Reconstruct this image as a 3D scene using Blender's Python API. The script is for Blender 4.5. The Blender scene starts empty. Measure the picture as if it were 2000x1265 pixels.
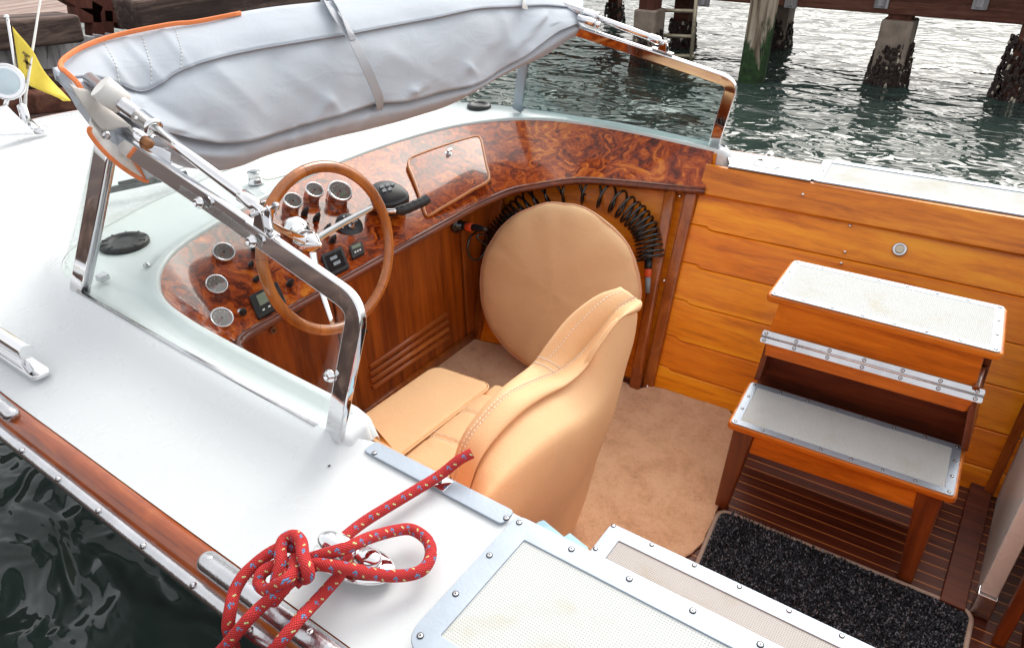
import bpy, bmesh, math, random
from mathutils import Vector, Matrix, noise
random.seed(7)
V = Vector
R_ = math.radians
sc = bpy.context.scene
# ------------------------------------------------------------------ camera
CAM = V((0, 0, 2.0)); FPX = 1447.16; CX, CY = 1000.0, 632.5
YAW, PIT, ROL = R_(-36.25725842), R_(32.06063266), R_(-1.42295157)
fw = V((math.sin(YAW)*math.cos(PIT), math.cos(YAW)*math.cos(PIT), -math.sin(PIT)))
r0 = V((math.cos(YAW), -math.sin(YAW), 0)); u0 = r0.cross(fw)
rt = r0*math.cos(ROL)+u0*math.sin(ROL); up = -r0*math.sin(ROL)+u0*math.cos(ROL)
cd = bpy.data.cameras.new('camera'); cam = bpy.data.objects.new('camera', cd)
sc.collection.objects.link(cam)
cam.matrix_world = Matrix(((rt.x, up.x, -fw.x, CAM.x), (rt.y, up.y, -fw.y, CAM.y), (rt.z, up.z, -fw.z, CAM.z), (0, 0, 0, 1)))
cd.sensor_width = 36; cd.sensor_fit = 'HORIZONTAL'; cd.lens = FPX/2000*36
cd.clip_start = 0.02; cd.clip_end = 3000
sc.camera = cam
# ------------------------------------------------------------------ sky, sun, exposure
SUN_EL, SUN_AZ = R_(42), R_(96)     # direction the light comes from, azimuth measured from +x towards +y
w = bpy.data.worlds.new('World'); sc.world = w; w.use_nodes = True
nt = w.node_tree; bg = nt.nodes['Background']
sky = nt.nodes.new('ShaderNodeTexSky'); sky.sky_type = 'NISHITA'; sky.sun_disc = False
sky.sun_elevation = SUN_EL; sky.sun_rotation = R_(90)-SUN_AZ
sky.air_density = 1.0; sky.dust_density = 6.0; sky.ozone_density = 1.0
hs = nt.nodes.new('ShaderNodeHueSaturation'); hs.inputs['Saturation'].default_value = 0.35
nt.links.new(sky.outputs[0], hs.inputs['Color']); 
veil = nt.nodes.new('ShaderNodeMixRGB'); veil.inputs[0].default_value = .5; veil.inputs[2].default_value = (4.0, 3.95, 3.85, 1)   # thin even cloud over the blue
nt.links.new(hs.outputs[0], veil.inputs[1]); nt.links.new(veil.outputs[0], bg.inputs[0])
bg.inputs[1].default_value = 0.15
sl = bpy.data.lights.new('sun', 'SUN'); sl.energy = 0.5; sl.angle = R_(34); sl.color = (1.0, 0.95, 0.87)
so = bpy.data.objects.new('sun', sl); sc.collection.objects.link(so)
sd = V((math.cos(SUN_EL)*math.cos(SUN_AZ), math.cos(SUN_EL)*math.sin(SUN_AZ), math.sin(SUN_EL)))
so.rotation_euler = sd.to_track_quat('Z', 'Y').to_euler(); so.location = sd*30
sc.view_settings.view_transform = 'Standard'; sc.view_settings.look = 'None'
sc.view_settings.exposure = 1.2; sc.view_settings.gamma = 1.0
sc.render.engine = 'CYCLES'

# ------------------------------------------------------------------ measuring helpers (sight line meets a real plane)
def ray(p):
    a = (p[0]-CX)/FPX; b = (p[1]-CY)/FPX
    return rt*a-up*b+fw
def PL(p, P, n):
    d = ray(p); P = V(P); n = V(n)
    return CAM+d*((P-CAM).dot(n)/d.dot(n))
def PZ(p, z): return PL(p, (0, 0, z), (0, 0, 1))
def PY(p, y): return PL(p, (0, y, 0), (0, 1, 0))
def PX(p, x): return PL(p, (x, 0, 0), (1, 0, 0))

# ------------------------------------------------------------------ mesh helpers
def crom(pts, n, closed=False):
    pts = [V(p) for p in pts]; out = []; m = len(pts)
    segs = m if closed else m-1
    def g(i):
        if closed: return pts[i % m]
        if i < 0: return pts[0]*2-pts[1]
        if i >= m: return pts[-1]*2-pts[-2]
        return pts[i]
    for s in range(segs):
        a, b, c, d = g(s-1), g(s), g(s+1), g(s+2)
        for k in range(n):
            t = k/n
            out.append(0.5*((2*b)+(c-a)*t+(2*a-5*b+4*c-d)*t*t+(3*b-a-3*c+d)*t**3))
    if not closed: out.append(pts[-1].copy())
    return out
def resample(pts, n):
    L = [0]
    for i in range(1, len(pts)): L.append(L[-1]+(pts[i]-pts[i-1]).length)
    out = []; j = 0
    for k in range(n):
        t = L[-1]*k/(n-1)
        while j < len(L)-2 and L[j+1] < t: j += 1
        q = (t-L[j])/max(1e-9, L[j+1]-L[j])
        out.append(pts[j].lerp(pts[j+1], min(1, max(0, q))))
    return out
class MB:
    def __init__(s): s.v = []; s.f = []; s.m = []; s.sm = []; s.uv = {}
    def add(s, vs, fs, mi=0, smooth=False):
        o = len(s.v); s.v += [V(v) for v in vs]
        for f in fs: s.f.append(tuple(i+o for i in f)); s.m.append(mi); s.sm.append(smooth)
        return o
    def box(s, c, d, mi=0, M=None):
        c = V(c); x, y, z = d[0]/2, d[1]/2, d[2]/2
        vs = [V((sx*x, sy*y, sz*z)) for sx in (-1, 1) for sy in (-1, 1) for sz in (-1, 1)]
        if M is not None: vs = [M @ v for v in vs]
        vs = [v+c for v in vs]
        s.add(vs, [(0, 1, 3, 2), (4, 6, 7, 5), (0, 4, 5, 1), (2, 3, 7, 6), (0, 2, 6, 4), (1, 5, 7, 3)], mi)
    def hexa(s, q, mi=0):   # 8 points: bottom ring 4 then top ring 4
        s.add(q, [(3, 2, 1, 0), (4, 5, 6, 7), (0, 1, 5, 4), (1, 2, 6, 5), (2, 3, 7, 6), (3, 0, 4, 7)], mi)
    def bar(s, a, b, w, h, upv=(0, 0, 1), mi=0):   # box from a to b, w across, h along up
        a = V(a); b = V(b); d = (b-a).normalized(); sd_ = d.cross(V(upv)).normalized(); u = sd_.cross(d)
        q = []
        for p in (a, b):
            q += [p+sd_*w/2*i+u*h/2*j for i, j in ((-1, -1), (1, -1), (1, 1), (-1, 1))]
        s.add(q, [(3, 2, 1, 0), (4, 5, 6, 7), (0, 1, 5, 4), (1, 2, 6, 5), (2, 3, 7, 6), (3, 0, 4, 7)], mi)
    def loft(s, rows, mi=0, closed=False, smooth=True, capa=False, capb=False, flip=False):
        n = len(rows[0]); vs = [p for r in rows for p in r]; fs = []
        for i in range(len(rows)-1):
            for j in range(n if closed else n-1):
                a = i*n+j; b = i*n+(j+1) % n
                f = (a, b, b+n, a+n)
                fs.append(f[::-1] if flip else f)
        o = s.add(vs, fs, mi, smooth)
        if capa: s.f.append(tuple(o+i for i in range(n))[::-1]); s.m.append(mi); s.sm.append(False)
        if capb: s.f.append(tuple(o+(len(rows)-1)*n+i for i in range(n))); s.m.append(mi); s.sm.append(False)
    def sweep(s, path, prof, upv=None, mi=0, cap=True, smooth=True, closed=False, scale=None, uv=False):
        """prof: list of (a,b) in frame (side, up). upv fixed reference, else parallel transport"""
        path = [V(p) for p in path]; n = len(path); rows = []
        T = []
        for i in range(n):
            if closed: t = path[(i+1) % n]-path[i-1]
            else: t = path[min(i+1, n-1)]-path[max(i-1, 0)]
            T.append(t.normalized())
        if upv is not None: U = [(V(upv)-T[i]*T[i].dot(V(upv))).normalized() for i in range(n)]
        else:
            r = V((0, 0, 1)) if abs(T[0].z) < .9 else V((1, 0, 0))
            u = (r-T[0]*T[0].dot(r)).normalized(); U = [u]
            for i in range(1, n):
                u = (U[-1]-T[i]*T[i].dot(U[-1])).normalized(); U.append(u)
        for i in range(n):
            sdv = T[i].cross(U[i]); k = scale[i] if scale else 1
            rows.append([path[i]+sdv*a*k+U[i]*b*k for a, b in prof])
        if closed: rows.append([p.copy() for p in rows[0]])
        o = len(s.v)
        s.loft(rows, mi, True, smooth, cap and not closed, cap and not closed)
        if uv:
            L = 0; m = len(prof); fi = len(s.f)-(len(rows)-1)*m-(2 if cap and not closed else 0)
            Ls = [0]
            for i in range(1, len(rows)): Ls.append(Ls[-1]+(rows[i][0]-rows[i-1][0]).length*0+ (path[i % n]-path[i-1]).length)
            for i in range(len(rows)-1):
                for j in range(m):
                    s.uv[fi] = ((j/m, Ls[i]), ((j+1)/m, Ls[i]), ((j+1)/m, Ls[i+1]), (j/m, Ls[i+1])); fi += 1
    def tube(s, path, r, mi=0, seg=12, **k):
        s.sweep(path, [(math.cos(2*math.pi*i/seg)*r, math.sin(2*math.pi*i/seg)*r) for i in range(seg)], mi=mi, **k)
    def lathe(s, c, ax, prof, mi=0, seg=32, smooth=True, caps=True):  # prof (r, h) along axis
        ax = V(ax).normalized(); r = V((0, 0, 1)) if abs(ax.z) < .9 else V((1, 0, 0))
        u = ax.cross(r).normalized(); v_ = ax.cross(u); c = V(c)
        rows = [[c+ax*h+(u*math.cos(2*math.pi*i/seg)+v_*math.sin(2*math.pi*i/seg))*rr for i in range(seg)] for rr, h in prof]
        s.loft(rows, mi, True, smooth, caps and prof[0][0] > 1e-4, caps and prof[-1][0] > 1e-4)
    def plate(s, poly, h, n=(0, 0, 1), mi=0, smooth=False):  # polygon extruded by -n*h
        n = V(n); m = len(poly); t = [V(p) for p in poly]; b = [p-n*h for p in t]
        o = s.add(t+b, [], mi)
        s.f.append(tuple(range(o, o+m))); s.m.append(mi); s.sm.append(False)
        s.f.append(tuple(range(o+2*m-1, o+m-1, -1))); s.m.append(mi); s.sm.append(False)
        for i in range(m):
            j = (i+1) % m; s.f.append((o+i, o+m+i, o+m+j, o+j)); s.m.append(mi); s.sm.append(smooth)
    def ring(s, outer, inner, h, n=(0, 0, 1), mi=0):  # frame: two polygons of equal length
        n = V(n); m = len(outer)
        rows = [[V(p)-n*h for p in outer], [V(p) for p in outer], [V(p) for p in inner], [V(p)-n*h for p in inner]]
        rows.append(rows[0])
        s.loft(rows, mi, True, False)
    def ball(s, c, r, mi=0, seg=12, rn=8, sc_=(1, 1, 1)):
        rows = [[V(c)+V((math.sin(math.pi*i/rn)*math.cos(2*math.pi*j/seg)*r*sc_[0], math.sin(math.pi*i/rn)*math.sin(2*math.pi*j/seg)*r*sc_[1], math.cos(math.pi*i/rn)*r*sc_[2])) for j in range(seg)] for i in range(rn+1)]
        s.loft(rows, mi, True, True)
    def build(s, name, mats, parent=None, bevel=0, bseg=2, sub=0, weld=False, label=None, solid=0, at=None, wn=False):
        me = bpy.data.meshes.new(name)
        org = V(at) if at is not None else V((0, 0, 0))
        me.from_pydata([tuple(v-org) for v in s.v], [], s.f)
        if not isinstance(mats, (list, tuple)): mats = [mats]
        for m in mats: me.materials.append(m)
        for i, p in enumerate(me.polygons): p.material_index = s.m[i]; p.use_smooth = s.sm[i]
        if s.uv:
            ul = me.uv_layers.new(name='UVMap')
            for fi, uvs in s.uv.items():
                for k, li in enumerate(me.polygons[fi].loop_indices): ul.data[li].uv = uvs[k]
        me.validate(); me.update()
        bm = bmesh.new(); bm.from_mesh(me)
        if weld: bmesh.ops.remove_doubles(bm, verts=bm.verts, dist=1e-5)
        bmesh.ops.recalc_face_normals(bm, faces=bm.faces); bm.to_mesh(me); bm.free()
        o = bpy.data.objects.new(name, me); sc.collection.objects.link(o); o.location = org
        if parent is not None: adopt(o, parent)
        if solid:
            md = o.modifiers.new('s', 'SOLIDIFY'); md.thickness = solid; md.offset = -1
        if bevel:
            md = o.modifiers.new('b', 'BEVEL'); md.width = bevel; md.segments = bseg; md.limit_method = 'ANGLE'; md.angle_limit = R_(35)
            md.harden_normals = False
            for p in me.polygons: p.use_smooth = True
            mw = o.modifiers.new('w', 'WEIGHTED_NORMAL'); mw.keep_sharp = False
        if wn:
            mw = o.modifiers.new('w', 'WEIGHTED_NORMAL'); mw.keep_sharp = False; mw.weight = 100
        if sub:
            md = o.modifiers.new('ss', 'SUBSURF'); md.levels = sub; md.render_levels = sub
            for p in me.polygons: p.use_smooth = True
        if label: o['label'] = label
        return o
def abs_loc(o):
    l = o.location.copy(); p = o.parent
    while p: l = l+p.location; p = p.parent
    return l
def adopt(o, parent):
    g = o.location.copy(); o.parent = parent; o.location = g-abs_loc(parent)
def tag(o, label=None, cat=None, group=None, kind=None):
    if label: o['label'] = label
    if cat: o['category'] = cat
    if group: o['group'] = group
    if kind: o['kind'] = kind
    return o
def empty(name, loc, label=None, cat=None, group=None):
    o = bpy.data.objects.new(name, None); sc.collection.objects.link(o); o.location = loc; o.empty_display_size = .1
    return tag(o, label, cat, group)
def rrect(w_, h_, r, n=5):
    out = []
    for cx, cy, a0 in ((w_/2-r, h_/2-r, 0), (-w_/2+r, h_/2-r, 90), (-w_/2+r, -h_/2+r, 180), (w_/2-r, -h_/2+r, 270)):
        for k in range(n+1):
            a = R_(a0+90*k/n); out.append((cx+r*math.cos(a), cy+r*math.sin(a)))
    return out
def roundpoly(pts, rad, n=6):
    """round the corners of a polygon (list of Vectors); rad number or list"""
    out = []; m = len(pts)
    for i in range(m):
        p = V(pts[i]); a = V(pts[i-1]); b = V(pts[(i+1) % m]); r = rad[i] if isinstance(rad, (list, tuple)) else rad
        da = (a-p).normalized(); db = (b-p).normalized()
        A = p+da*r; B = p+db*r
        for k in range(n+1):
            t = k/n; out.append(A*(1-t)**2+p*2*t*(1-t)+B*t*t)
    return out

# ------------------------------------------------------------------ materials
def new_mat(name):
    m = bpy.data.materials.new(name); m.use_nodes = True
    return m, m.node_tree, m.node_tree.nodes['Principled BSDF']
def N(t, k, **a):
    n = t.nodes.new('ShaderNode'+k)
    for x, y in a.items():
        if x in n.inputs: n.inputs[x].default_value = y
        else: setattr(n, x, y)
    return n
def coords(t, scale=(1, 1, 1), kind='Object', rot=(0, 0, 0)):
    tc = N(t, 'TexCoord'); mp = N(t, 'Mapping'); mp.inputs['Scale'].default_value = scale; mp.inputs['Rotation'].default_value = rot
    t.links.new(tc.outputs[kind], mp.inputs[0]); return mp.outputs[0]
def ramp(t, src, stops):
    r = N(t, 'ValToRGB'); e = r.color_ramp.elements
    while len(e) < len(stops): e.new(.5)
    for k, (p, c) in enumerate(stops): e[k].position = p; e[k].color = (*c, 1)
    t.links.new(src, r.inputs[0]); return r.outputs[0]
def bump(t, b, src, s, d=.01):
    n = N(t, 'Bump'); n.inputs['Strength'].default_value = s; n.inputs['Distance'].default_value = d
    t.links.new(src, n.inputs['Height']); t.links.new(n.outputs[0], b.inputs['Normal']); return n
def noisetex(t, co, scale, detail=4, rough=.5, dist=0):
    n = N(t, 'TexNoise'); n.inputs['Scale'].default_value = scale; n.inputs['Detail'].default_value = detail
    n.inputs['Roughness'].default_value = rough; n.inputs['Distortion'].default_value = dist
    t.links.new(co, n.inputs['Vector']); return n.outputs[0]
def plain(name, col, rough=.4, metal=0, coat=0, var=0.06, bs=0, bscale=60, vscale=3, spec=.5):
    m, t, b = new_mat(name)
    co = coords(t)
    f = noisetex(t, co, vscale, 5, .6)
    c1 = tuple(max(0, x*(1-var)) for x in col); c2 = tuple(min(1, x*(1+var)) for x in col)
    t.links.new(ramp(t, f, [(.3, c1), (.7, c2)]), b.inputs['Base Color'])
    b.inputs['Roughness'].default_value = rough; b.inputs['Metallic'].default_value = metal
    b.inputs['Coat Weight'].default_value = coat; b.inputs['Coat Roughness'].default_value = .05
    b.inputs['Specular IOR Level'].default_value = spec
    if bs: bump(t, b, noisetex(t, co, bscale, 4, .6), bs, .004)
    return m
def woodmat(name, dark, mid, light, axis='x', scale=1.0, coat=.6, rough=.3, fig=1.0):
    """grain runs along axis"""
    m, t, b = new_mat(name)
    lo, hi = 1.2*scale, 22*scale
    s = {'x': (lo, hi, hi), 'y': (hi, lo, hi), 'z': (hi, hi, lo)}[axis]
    co = coords(t, s)
    n1 = noisetex(t, co, 1.0, 6, .6, .6)
    s2 = {'x': (3, 60, 60), 'y': (60, 3, 60), 'z': (60, 60, 3)}[axis]
    n2 = noisetex(t, coords(t, tuple(q*scale for q in s2)), 3.0, 4, .6, .2)
    s3 = {'x': (4, 5, 14), 'y': (5, 4, 14), 'z': (5, 5, 4)}[axis]
    n3 = noisetex(t, coords(t, s3), 1.6, 4, .55, 1.4)     # cross figure
    mx = N(t, 'Math', operation='MULTIPLY_ADD'); t.links.new(n2, mx.inputs[0]); mx.inputs[1].default_value = .30; 
    t.links.new(n1, mx.inputs[2])
    my = N(t, 'Math', operation='MULTIPLY_ADD'); t.links.new(n3, my.inputs[0]); my.inputs[1].default_value = .30*fig; t.links.new(mx.outputs[0], my.inputs[2])
    c = ramp(t, my.outputs[0], [(.55, dark), (.8, mid), (1.0, light)])
    t.links.new(c, b.inputs['Base Color'])
    b.inputs['Roughness'].default_value = rough; b.inputs['Coat Weight'].default_value = coat; b.inputs['Coat Roughness'].default_value = .08; b.inputs['Specular IOR Level'].default_value = .3
    bump(t, b, n2, .08, .002)
    return m
M = {}
def mth2(t, op, a, c_):
    n = N(t, 'Math', operation=op); t.links.new(a, n.inputs[0]); n.inputs[1].default_value = c_; return n.outputs[0]
M['white'] = plain('white_gelcoat', (.61, .645, .665), .28, coat=.2, var=.03)
m, t, b = new_mat('white_gelcoat_worn')
co = coords(t); lowf = noisetex(t, co, 1.6, 4, .5, .2); sp_ = noisetex(t, co, 140, 2, .5)
cA = ramp(t, lowf, [(.3, (.605, .635, .645)), (.65, (.63, .655, .665))]); cB = ramp(t, sp_, [(.0, (.70, .68, .66)), (.215, (.85, .84, .82)), (.235, (1, 1, 1))])
mm = N(t, 'MixRGB', blend_type='MULTIPLY'); mm.inputs[0].default_value = 1; t.links.new(cA, mm.inputs[1]); t.links.new(cB, mm.inputs[2])
t.links.new(mm.outputs[0], b.inputs['Base Color'])
t.links.new(ramp(t, noisetex(t, co, 6, 6, .65, .5), [(.35, (.24, .24, .24)), (.7, (.34, .34, .34))]), b.inputs['Roughness'])
b.inputs['Coat Weight'].default_value = .15; b.inputs['Coat Roughness'].default_value = .05
bump(t, b, noisetex(t, co, 2.5, 1, .4), .08, .01)
M['white'] = m
M['white2'] = plain('dash_top_white', (.62, .675, .675), .3, coat=.2, var=.03)
M['chrome'] = plain('chrome', (.80, .80, .81), .06, 1, var=.03)
M['steel'] = plain('brushed_steel', (.62, .62, .64), .24, 1, var=.12, bs=.15, bscale=120, vscale=14)
M['alu'] = plain('worn_aluminium', (.33, .38, .44), .5, .5, var=.08, bs=.1, bscale=150, vscale=9)
M['black'] = plain('black_plastic', (.012, .013, .016), .35, var=.3)
M['black_gloss'] = plain('black_gloss', (.01, .01, .012), .12, coat=.5, var=.2)
M['rubber'] = plain('black_rubber', (.014, .014, .016), .45, var=.3)
M['hose'] = plain('black_hose', (.012, .011, .011), .18, coat=.5, var=.2)
M['orange'] = plain('orange_plastic', (.80, .10, .03), .4, var=.1)
M['greyp'] = plain('grey_plastic', (.25, .28, .31), .4, var=.1)
M['leather'] = plain('tan_leather', (.76, .47, .25), .6, var=.06, bs=.25, bscale=420, vscale=2.5, spec=.25)
m = M['leather']; t = m.node_tree; b = t.nodes['Principled BSDF']
co = coords(t); cz = N(t, 'TexVoronoi', feature='DISTANCE_TO_EDGE'); cz.inputs['Scale'].default_value = 210; t.links.new(co, cz.inputs['Vector'])
wr_ = noisetex(t, coords(t, (1, 1, 1)), 9, 4, .55, 1.2)
mm = N(t, 'Math', operation='MULTIPLY_ADD'); t.links.new(wr_, mm.inputs[0]); mm.inputs[1].default_value = 2.2; t.links.new(cz.outputs['Distance'], mm.inputs[2])
bump(t, b, mm.outputs[0], .35, .0035)
M['stitch'] = plain('white_thread', (.80, .78, .76), .7)
M['piping'] = plain('leather_piping', (.68, .36, .22), .45, var=.05)
M['blue'] = plain('pale_blue_board', (.28, .52, .64), .4, var=.04)
M['canvas_white'] = plain('white_canvas', (.74, .73, .70), .8, var=.05, bs=.3, bscale=500)
M['orange_cloth'] = plain('orange_edging', (.78, .22, .07), .7, var=.1, bs=.3, bscale=300)
M['yellow'] = plain('yellow_cloth', (.80, .62, .08), .75, var=.08, bs=.3, bscale=200)
M['lcd'] = plain('lcd_screen', (.22, .26, .19), .15, coat=.6, var=.1)
M['dial'] = plain('dial_face', (.20, .185, .17), .4, var=.3, vscale=20)
M['ink'] = plain('white_marking', (.75, .75, .72), .5)
M['red'] = plain('red_marking', (.65, .04, .03), .5)
M['moss'] = plain('green_weed', (.025, .10, .02), .6, var=.5, vscale=12, bs=.6, bscale=60)
M['concrete'] = plain('pile_concrete', (.25, .195, .155), .8, var=.3, vscale=8, bs=.6, bscale=30)
M['mussel'] = plain('mussel_shell', (.030, .017, .014), .45, var=.7, vscale=40)
M['shell'] = plain('barnacle', (.5, .45, .35), .6, var=.3)
M['rust'] = plain('pitted_rust', (.22, .09, .03), .6, var=.5, vscale=30, bs=.4)
M['ladder'] = plain('weathered_ladder_metal', (.42, .36, .26), .5, .5, var=.3, vscale=10)
OR = ((.54, .125, .003), (.86, .265, .006), (.95, .37, .012))
M['plank'] = woodmat('varnished_plank', *OR, axis='x', coat=.12)
def shifted(base, k, col):
    m = M[base].copy(); m.name = base+'_board'
    for nd in m.node_tree.nodes:
        if nd.type == 'MAPPING': nd.inputs['Location'].default_value = (k*3.7, k*1.9, k*5.3)
        if nd.type == 'VALTORGB':
            for e_ in nd.color_ramp.elements: c_ = e_.color; e_.color = (c_[0]*col[0], c_[1]*col[1], c_[2]*col[2], 1)
    return m
M['plank1'] = shifted('plank', 1, (.97, .90, 1)); M['plank2'] = shifted('plank', 2, (.92, .80, .9)); M['plank0'] = shifted('plank', 3, (1.03, 1.06, 1))
M['coamwood'] = woodmat('coaming_mahogany', (.32, .070, .004), (.62, .175, .009), (.76, .26, .016), 'x', coat=.15)
M['post'] = woodmat('post_mahogany', (.15, .035, .008), (.30, .075, .012), (.42, .12, .02), 'z', coat=.6)
M['cab'] = woodmat('cabinet_mahogany', (.17, .032, .004), (.36, .082, .008), (.48, .125, .013), 'z', coat=.15, fig=.3)
M['cabd'] = woodmat('louvre_mahogany', (.22, .055, .014), (.44, .12, .026), (.58, .19, .045), 'y', coat=.6)
M['rail'] = woodmat('dash_rail_mahogany', (.06, .011, .005), (.13, .025, .009), (.22, .05, .012), 'y', coat=.5, rough=.25)
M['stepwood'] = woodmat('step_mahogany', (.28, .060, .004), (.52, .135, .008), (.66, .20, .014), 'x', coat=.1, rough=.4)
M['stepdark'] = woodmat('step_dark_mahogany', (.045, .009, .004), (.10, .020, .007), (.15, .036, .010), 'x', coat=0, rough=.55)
M['stepleg'] = woodmat('leg_mahogany', (.07, .016, .005), (.15, .036, .009), (.24, .06, .012), 'z', coat=.4, rough=.35)
M['strake'] = woodmat('strake_mahogany', (.12, .022, .006), (.32, .065, .012), (.50, .15, .03), 'x', coat=.8, rough=.25)
M['wheel'] = woodmat('wheel_rim_wood', (.20, .055, .010), (.36, .11, .018), (.50, .17, .028), 'z', scale=.5, coat=.9, rough=.2, fig=.4)
M['pierwood'] = woodmat('pier_timber', (.035, .012, .008), (.10, .035, .022), (.17, .075, .05), 'x', scale=.4, coat=0, rough=.85)
M['quaywood'] = woodmat('quay_timber', (.018, .012, .010), (.055, .035, .030), (.16, .11, .09), 'y', scale=.4, coat=0, rough=.85)
M['rustwood'] = woodmat('red_brown_timber', (.04, .012, .008), (.085, .025, .015), (.13, .045, .03), 'z', scale=.5, coat=0, rough=.8)
M['palewood'] = woodmat('bleached_timber', (.13, .11, .11), (.33, .31, .32), (.48, .46, .47), 'z', scale=.5, coat=0, rough=.9)
M['plankgrey'] = woodmat('decking_planks', (.15, .11, .09), (.30, .23, .19), (.40, .32, .27), 'x', scale=.4, coat=0, rough=.9)

# burl veneer
m, t, b = new_mat('burl_veneer'); M['burl'] = m
co = coords(t)
wn = N(t, 'TexNoise'); wn.inputs['Scale'].default_value = 5.5; wn.inputs['Detail'].default_value = 3
t.links.new(co, wn.inputs['Vector'])
vm = N(t, 'VectorMath', operation='MULTIPLY_ADD'); t.links.new(wn.outputs['Color'], vm.inputs[0]); vm.inputs[1].default_value = (.55, .55, .55); t.links.new(co, vm.inputs[2])
n1 = noisetex(t, vm.outputs[0], 5.5, 8, .66, 2.4)
n2 = noisetex(t, vm.outputs[0], 34, 5, .65, .6)
n4 = noisetex(t, co, 2.6, 2, .5, 0)
a1 = N(t, 'Math', operation='MULTIPLY_ADD'); t.links.new(n2, a1.inputs[0]); a1.inputs[1].default_value = .30; t.links.new(n1, a1.inputs[2])
a2 = N(t, 'Math', operation='MULTIPLY_ADD'); t.links.new(n4, a2.inputs[0]); a2.inputs[1].default_value = .30; t.links.new(a1.outputs[0], a2.inputs[2])
t.links.new(ramp(t, a2.outputs[0], [(.58, (.022, .004, .0015)), (.69, (.10, .012, .002)), (.78, (.27, .036, .003)), (.88, (.46, .085, .007)), (1.0, (.66, .21, .025))]), b.inputs['Base Color'])
b.inputs['Roughness'].default_value = .2; b.inputs['Specular IOR Level'].default_value = .25; b.inputs['Coat Weight'].default_value = .4; b.inputs['Coat Roughness'].default_value = .03

# canvas
m, t, b = new_mat('grey_canvas'); M['canvas'] = m
co = coords(t)
f = noisetex(t, co, 2.5, 5, .6)
t.links.new(ramp(t, f, [(.3, (.41, .455, .51)), (.7, (.46, .50, .55))]), b.inputs['Base Color'])
b.inputs['Roughness'].default_value = .85; b.inputs['Sheen Weight'].default_value = .25
wv = N(t, 'TexWave'); wv.inputs['Scale'].default_value = 110; wv.inputs['Distortion'].default_value = .3
t.links.new(coords(t, rot=(.3, .5, .8)), wv.inputs[0])
big = noisetex(t, coords(t, (1, .8, 1.6)), 9, 5, .55, .9)
ad = N(t, 'Math', operation='MULTIPLY_ADD'); t.links.new(wv.outputs['Fac'], ad.inputs[0]); ad.inputs[1].default_value = .012; t.links.new(big, ad.inputs[2])
bump(t, b, ad.outputs[0], .26, .014)

# carpet
m, t, b = new_mat('tan_carpet'); M['carpet'] = m
co = coords(t)
n1 = noisetex(t, co, 380, 3, .7); n2 = noisetex(t, co, 9, 5, .65, .3); n3 = noisetex(t, co, 60, 4, .6)
a1 = N(t, 'Math', operation='MULTIPLY_ADD'); t.links.new(n1, a1.inputs[0]); a1.inputs[1].default_value = .70; t.links.new(mth2(t, 'MULTIPLY', n2, .75), a1.inputs[2])
a2 = N(t, 'Math', operation='MULTIPLY_ADD'); t.links.new(n3, a2.inputs[0]); a2.inputs[1].default_value = .35; t.links.new(a1.outputs[0], a2.inputs[2])
t.links.new(ramp(t, a2.outputs[0], [(.58, (.42, .155, .06)), (.84, (.76, .37, .165)), (1.0, (.86, .48, .25))]), b.inputs['Base Color'])
b.inputs['Roughness'].default_value = .95; b.inputs['Sheen Weight'].default_value = .4
bump(t, b, a2.outputs[0], .9, .012)
# black speckled mat
m, t, b = new_mat('speckled_mat_pile'); M['mat'] = m
co = coords(t)
vo = N(t, 'TexVoronoi'); vo.inputs['Scale'].default_value = 230; t.links.new(co, vo.inputs['Vector'])
sp = N(t, 'SeparateColor'); t.links.new(vo.outputs['Color'], sp.inputs[0])
t.links.new(ramp(t, sp.outputs[0], [(.35, (.006, .007, .010)), (.72, (.030, .032, .042)), (.92, (.15, .15, .17)), (1.0, (.34, .34, .36))]), b.inputs['Base Color'])
b.inputs['Roughness'].default_value = .9
bump(t, b, vo.outputs['Distance'], 1.0, .006)
M['matedge'] = plain('mat_binding', (.36, .25, .19), .85, var=.12, bs=.5, bscale=200)
# perforated tread pad
def padmat(name, c1, c2, sc_):
    m, t, b = new_mat(name)
    co = coords(t, (sc_, sc_, sc_))
    fr = N(t, 'VectorMath', operation='FRACTION'); t.links.new(co, fr.inputs[0])
    sb = N(t, 'VectorMath', operation='SUBTRACT'); t.links.new(fr.outputs[0], sb.inputs[0]); sb.inputs[1].default_value = (.5, .5, .5)
    sx = N(t, 'SeparateXYZ'); t.links.new(sb.outputs[0], sx.inputs[0])
    cx_ = N(t, 'CombineXYZ'); t.links.new(sx.outputs[0], cx_.inputs[0]); t.links.new(sx.outputs[1], cx_.inputs[1])
    ln = N(t, 'VectorMath', operation='LENGTH'); t.links.new(cx_.outputs[0], ln.inputs[0])
    st = N(t, 'MapRange'); st.inputs['From Min'].default_value = .16; st.inputs['From Max'].default_value = .32
    t.links.new(ln.outputs['Value'], st.inputs['Value'])
    dirt = noisetex(t, coords(t), 5, 6, .62, .4)
    dc = ramp(t, dirt, [(.30, tuple(x*k_ for x, k_ in zip(c1, (.86, .80, .68)))), (.46, tuple(x*.95 for x in c1)), (.8, c1)])
    mx = N(t, 'MixRGB'); mx.inputs[1].default_value = (*c2, 1); t.links.new(dc, mx.inputs[2]); t.links.new(st.outputs[0], mx.inputs[0])
    t.links.new(mx.outputs[0], b.inputs['Base Color']); b.inputs['Roughness'].default_value = .85; b.inputs['Specular IOR Level'].default_value = .15
    bump(t, b, st.outputs[0], .6, .002)
    return m
M['pad'] = padmat('white_tread_pad', (.55, .565, .55), (.45, .465, .465), 190)
M['pad2'] = padmat('grey_tread_pad', (.48, .475, .46), (.33, .34, .35), 190)
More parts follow.
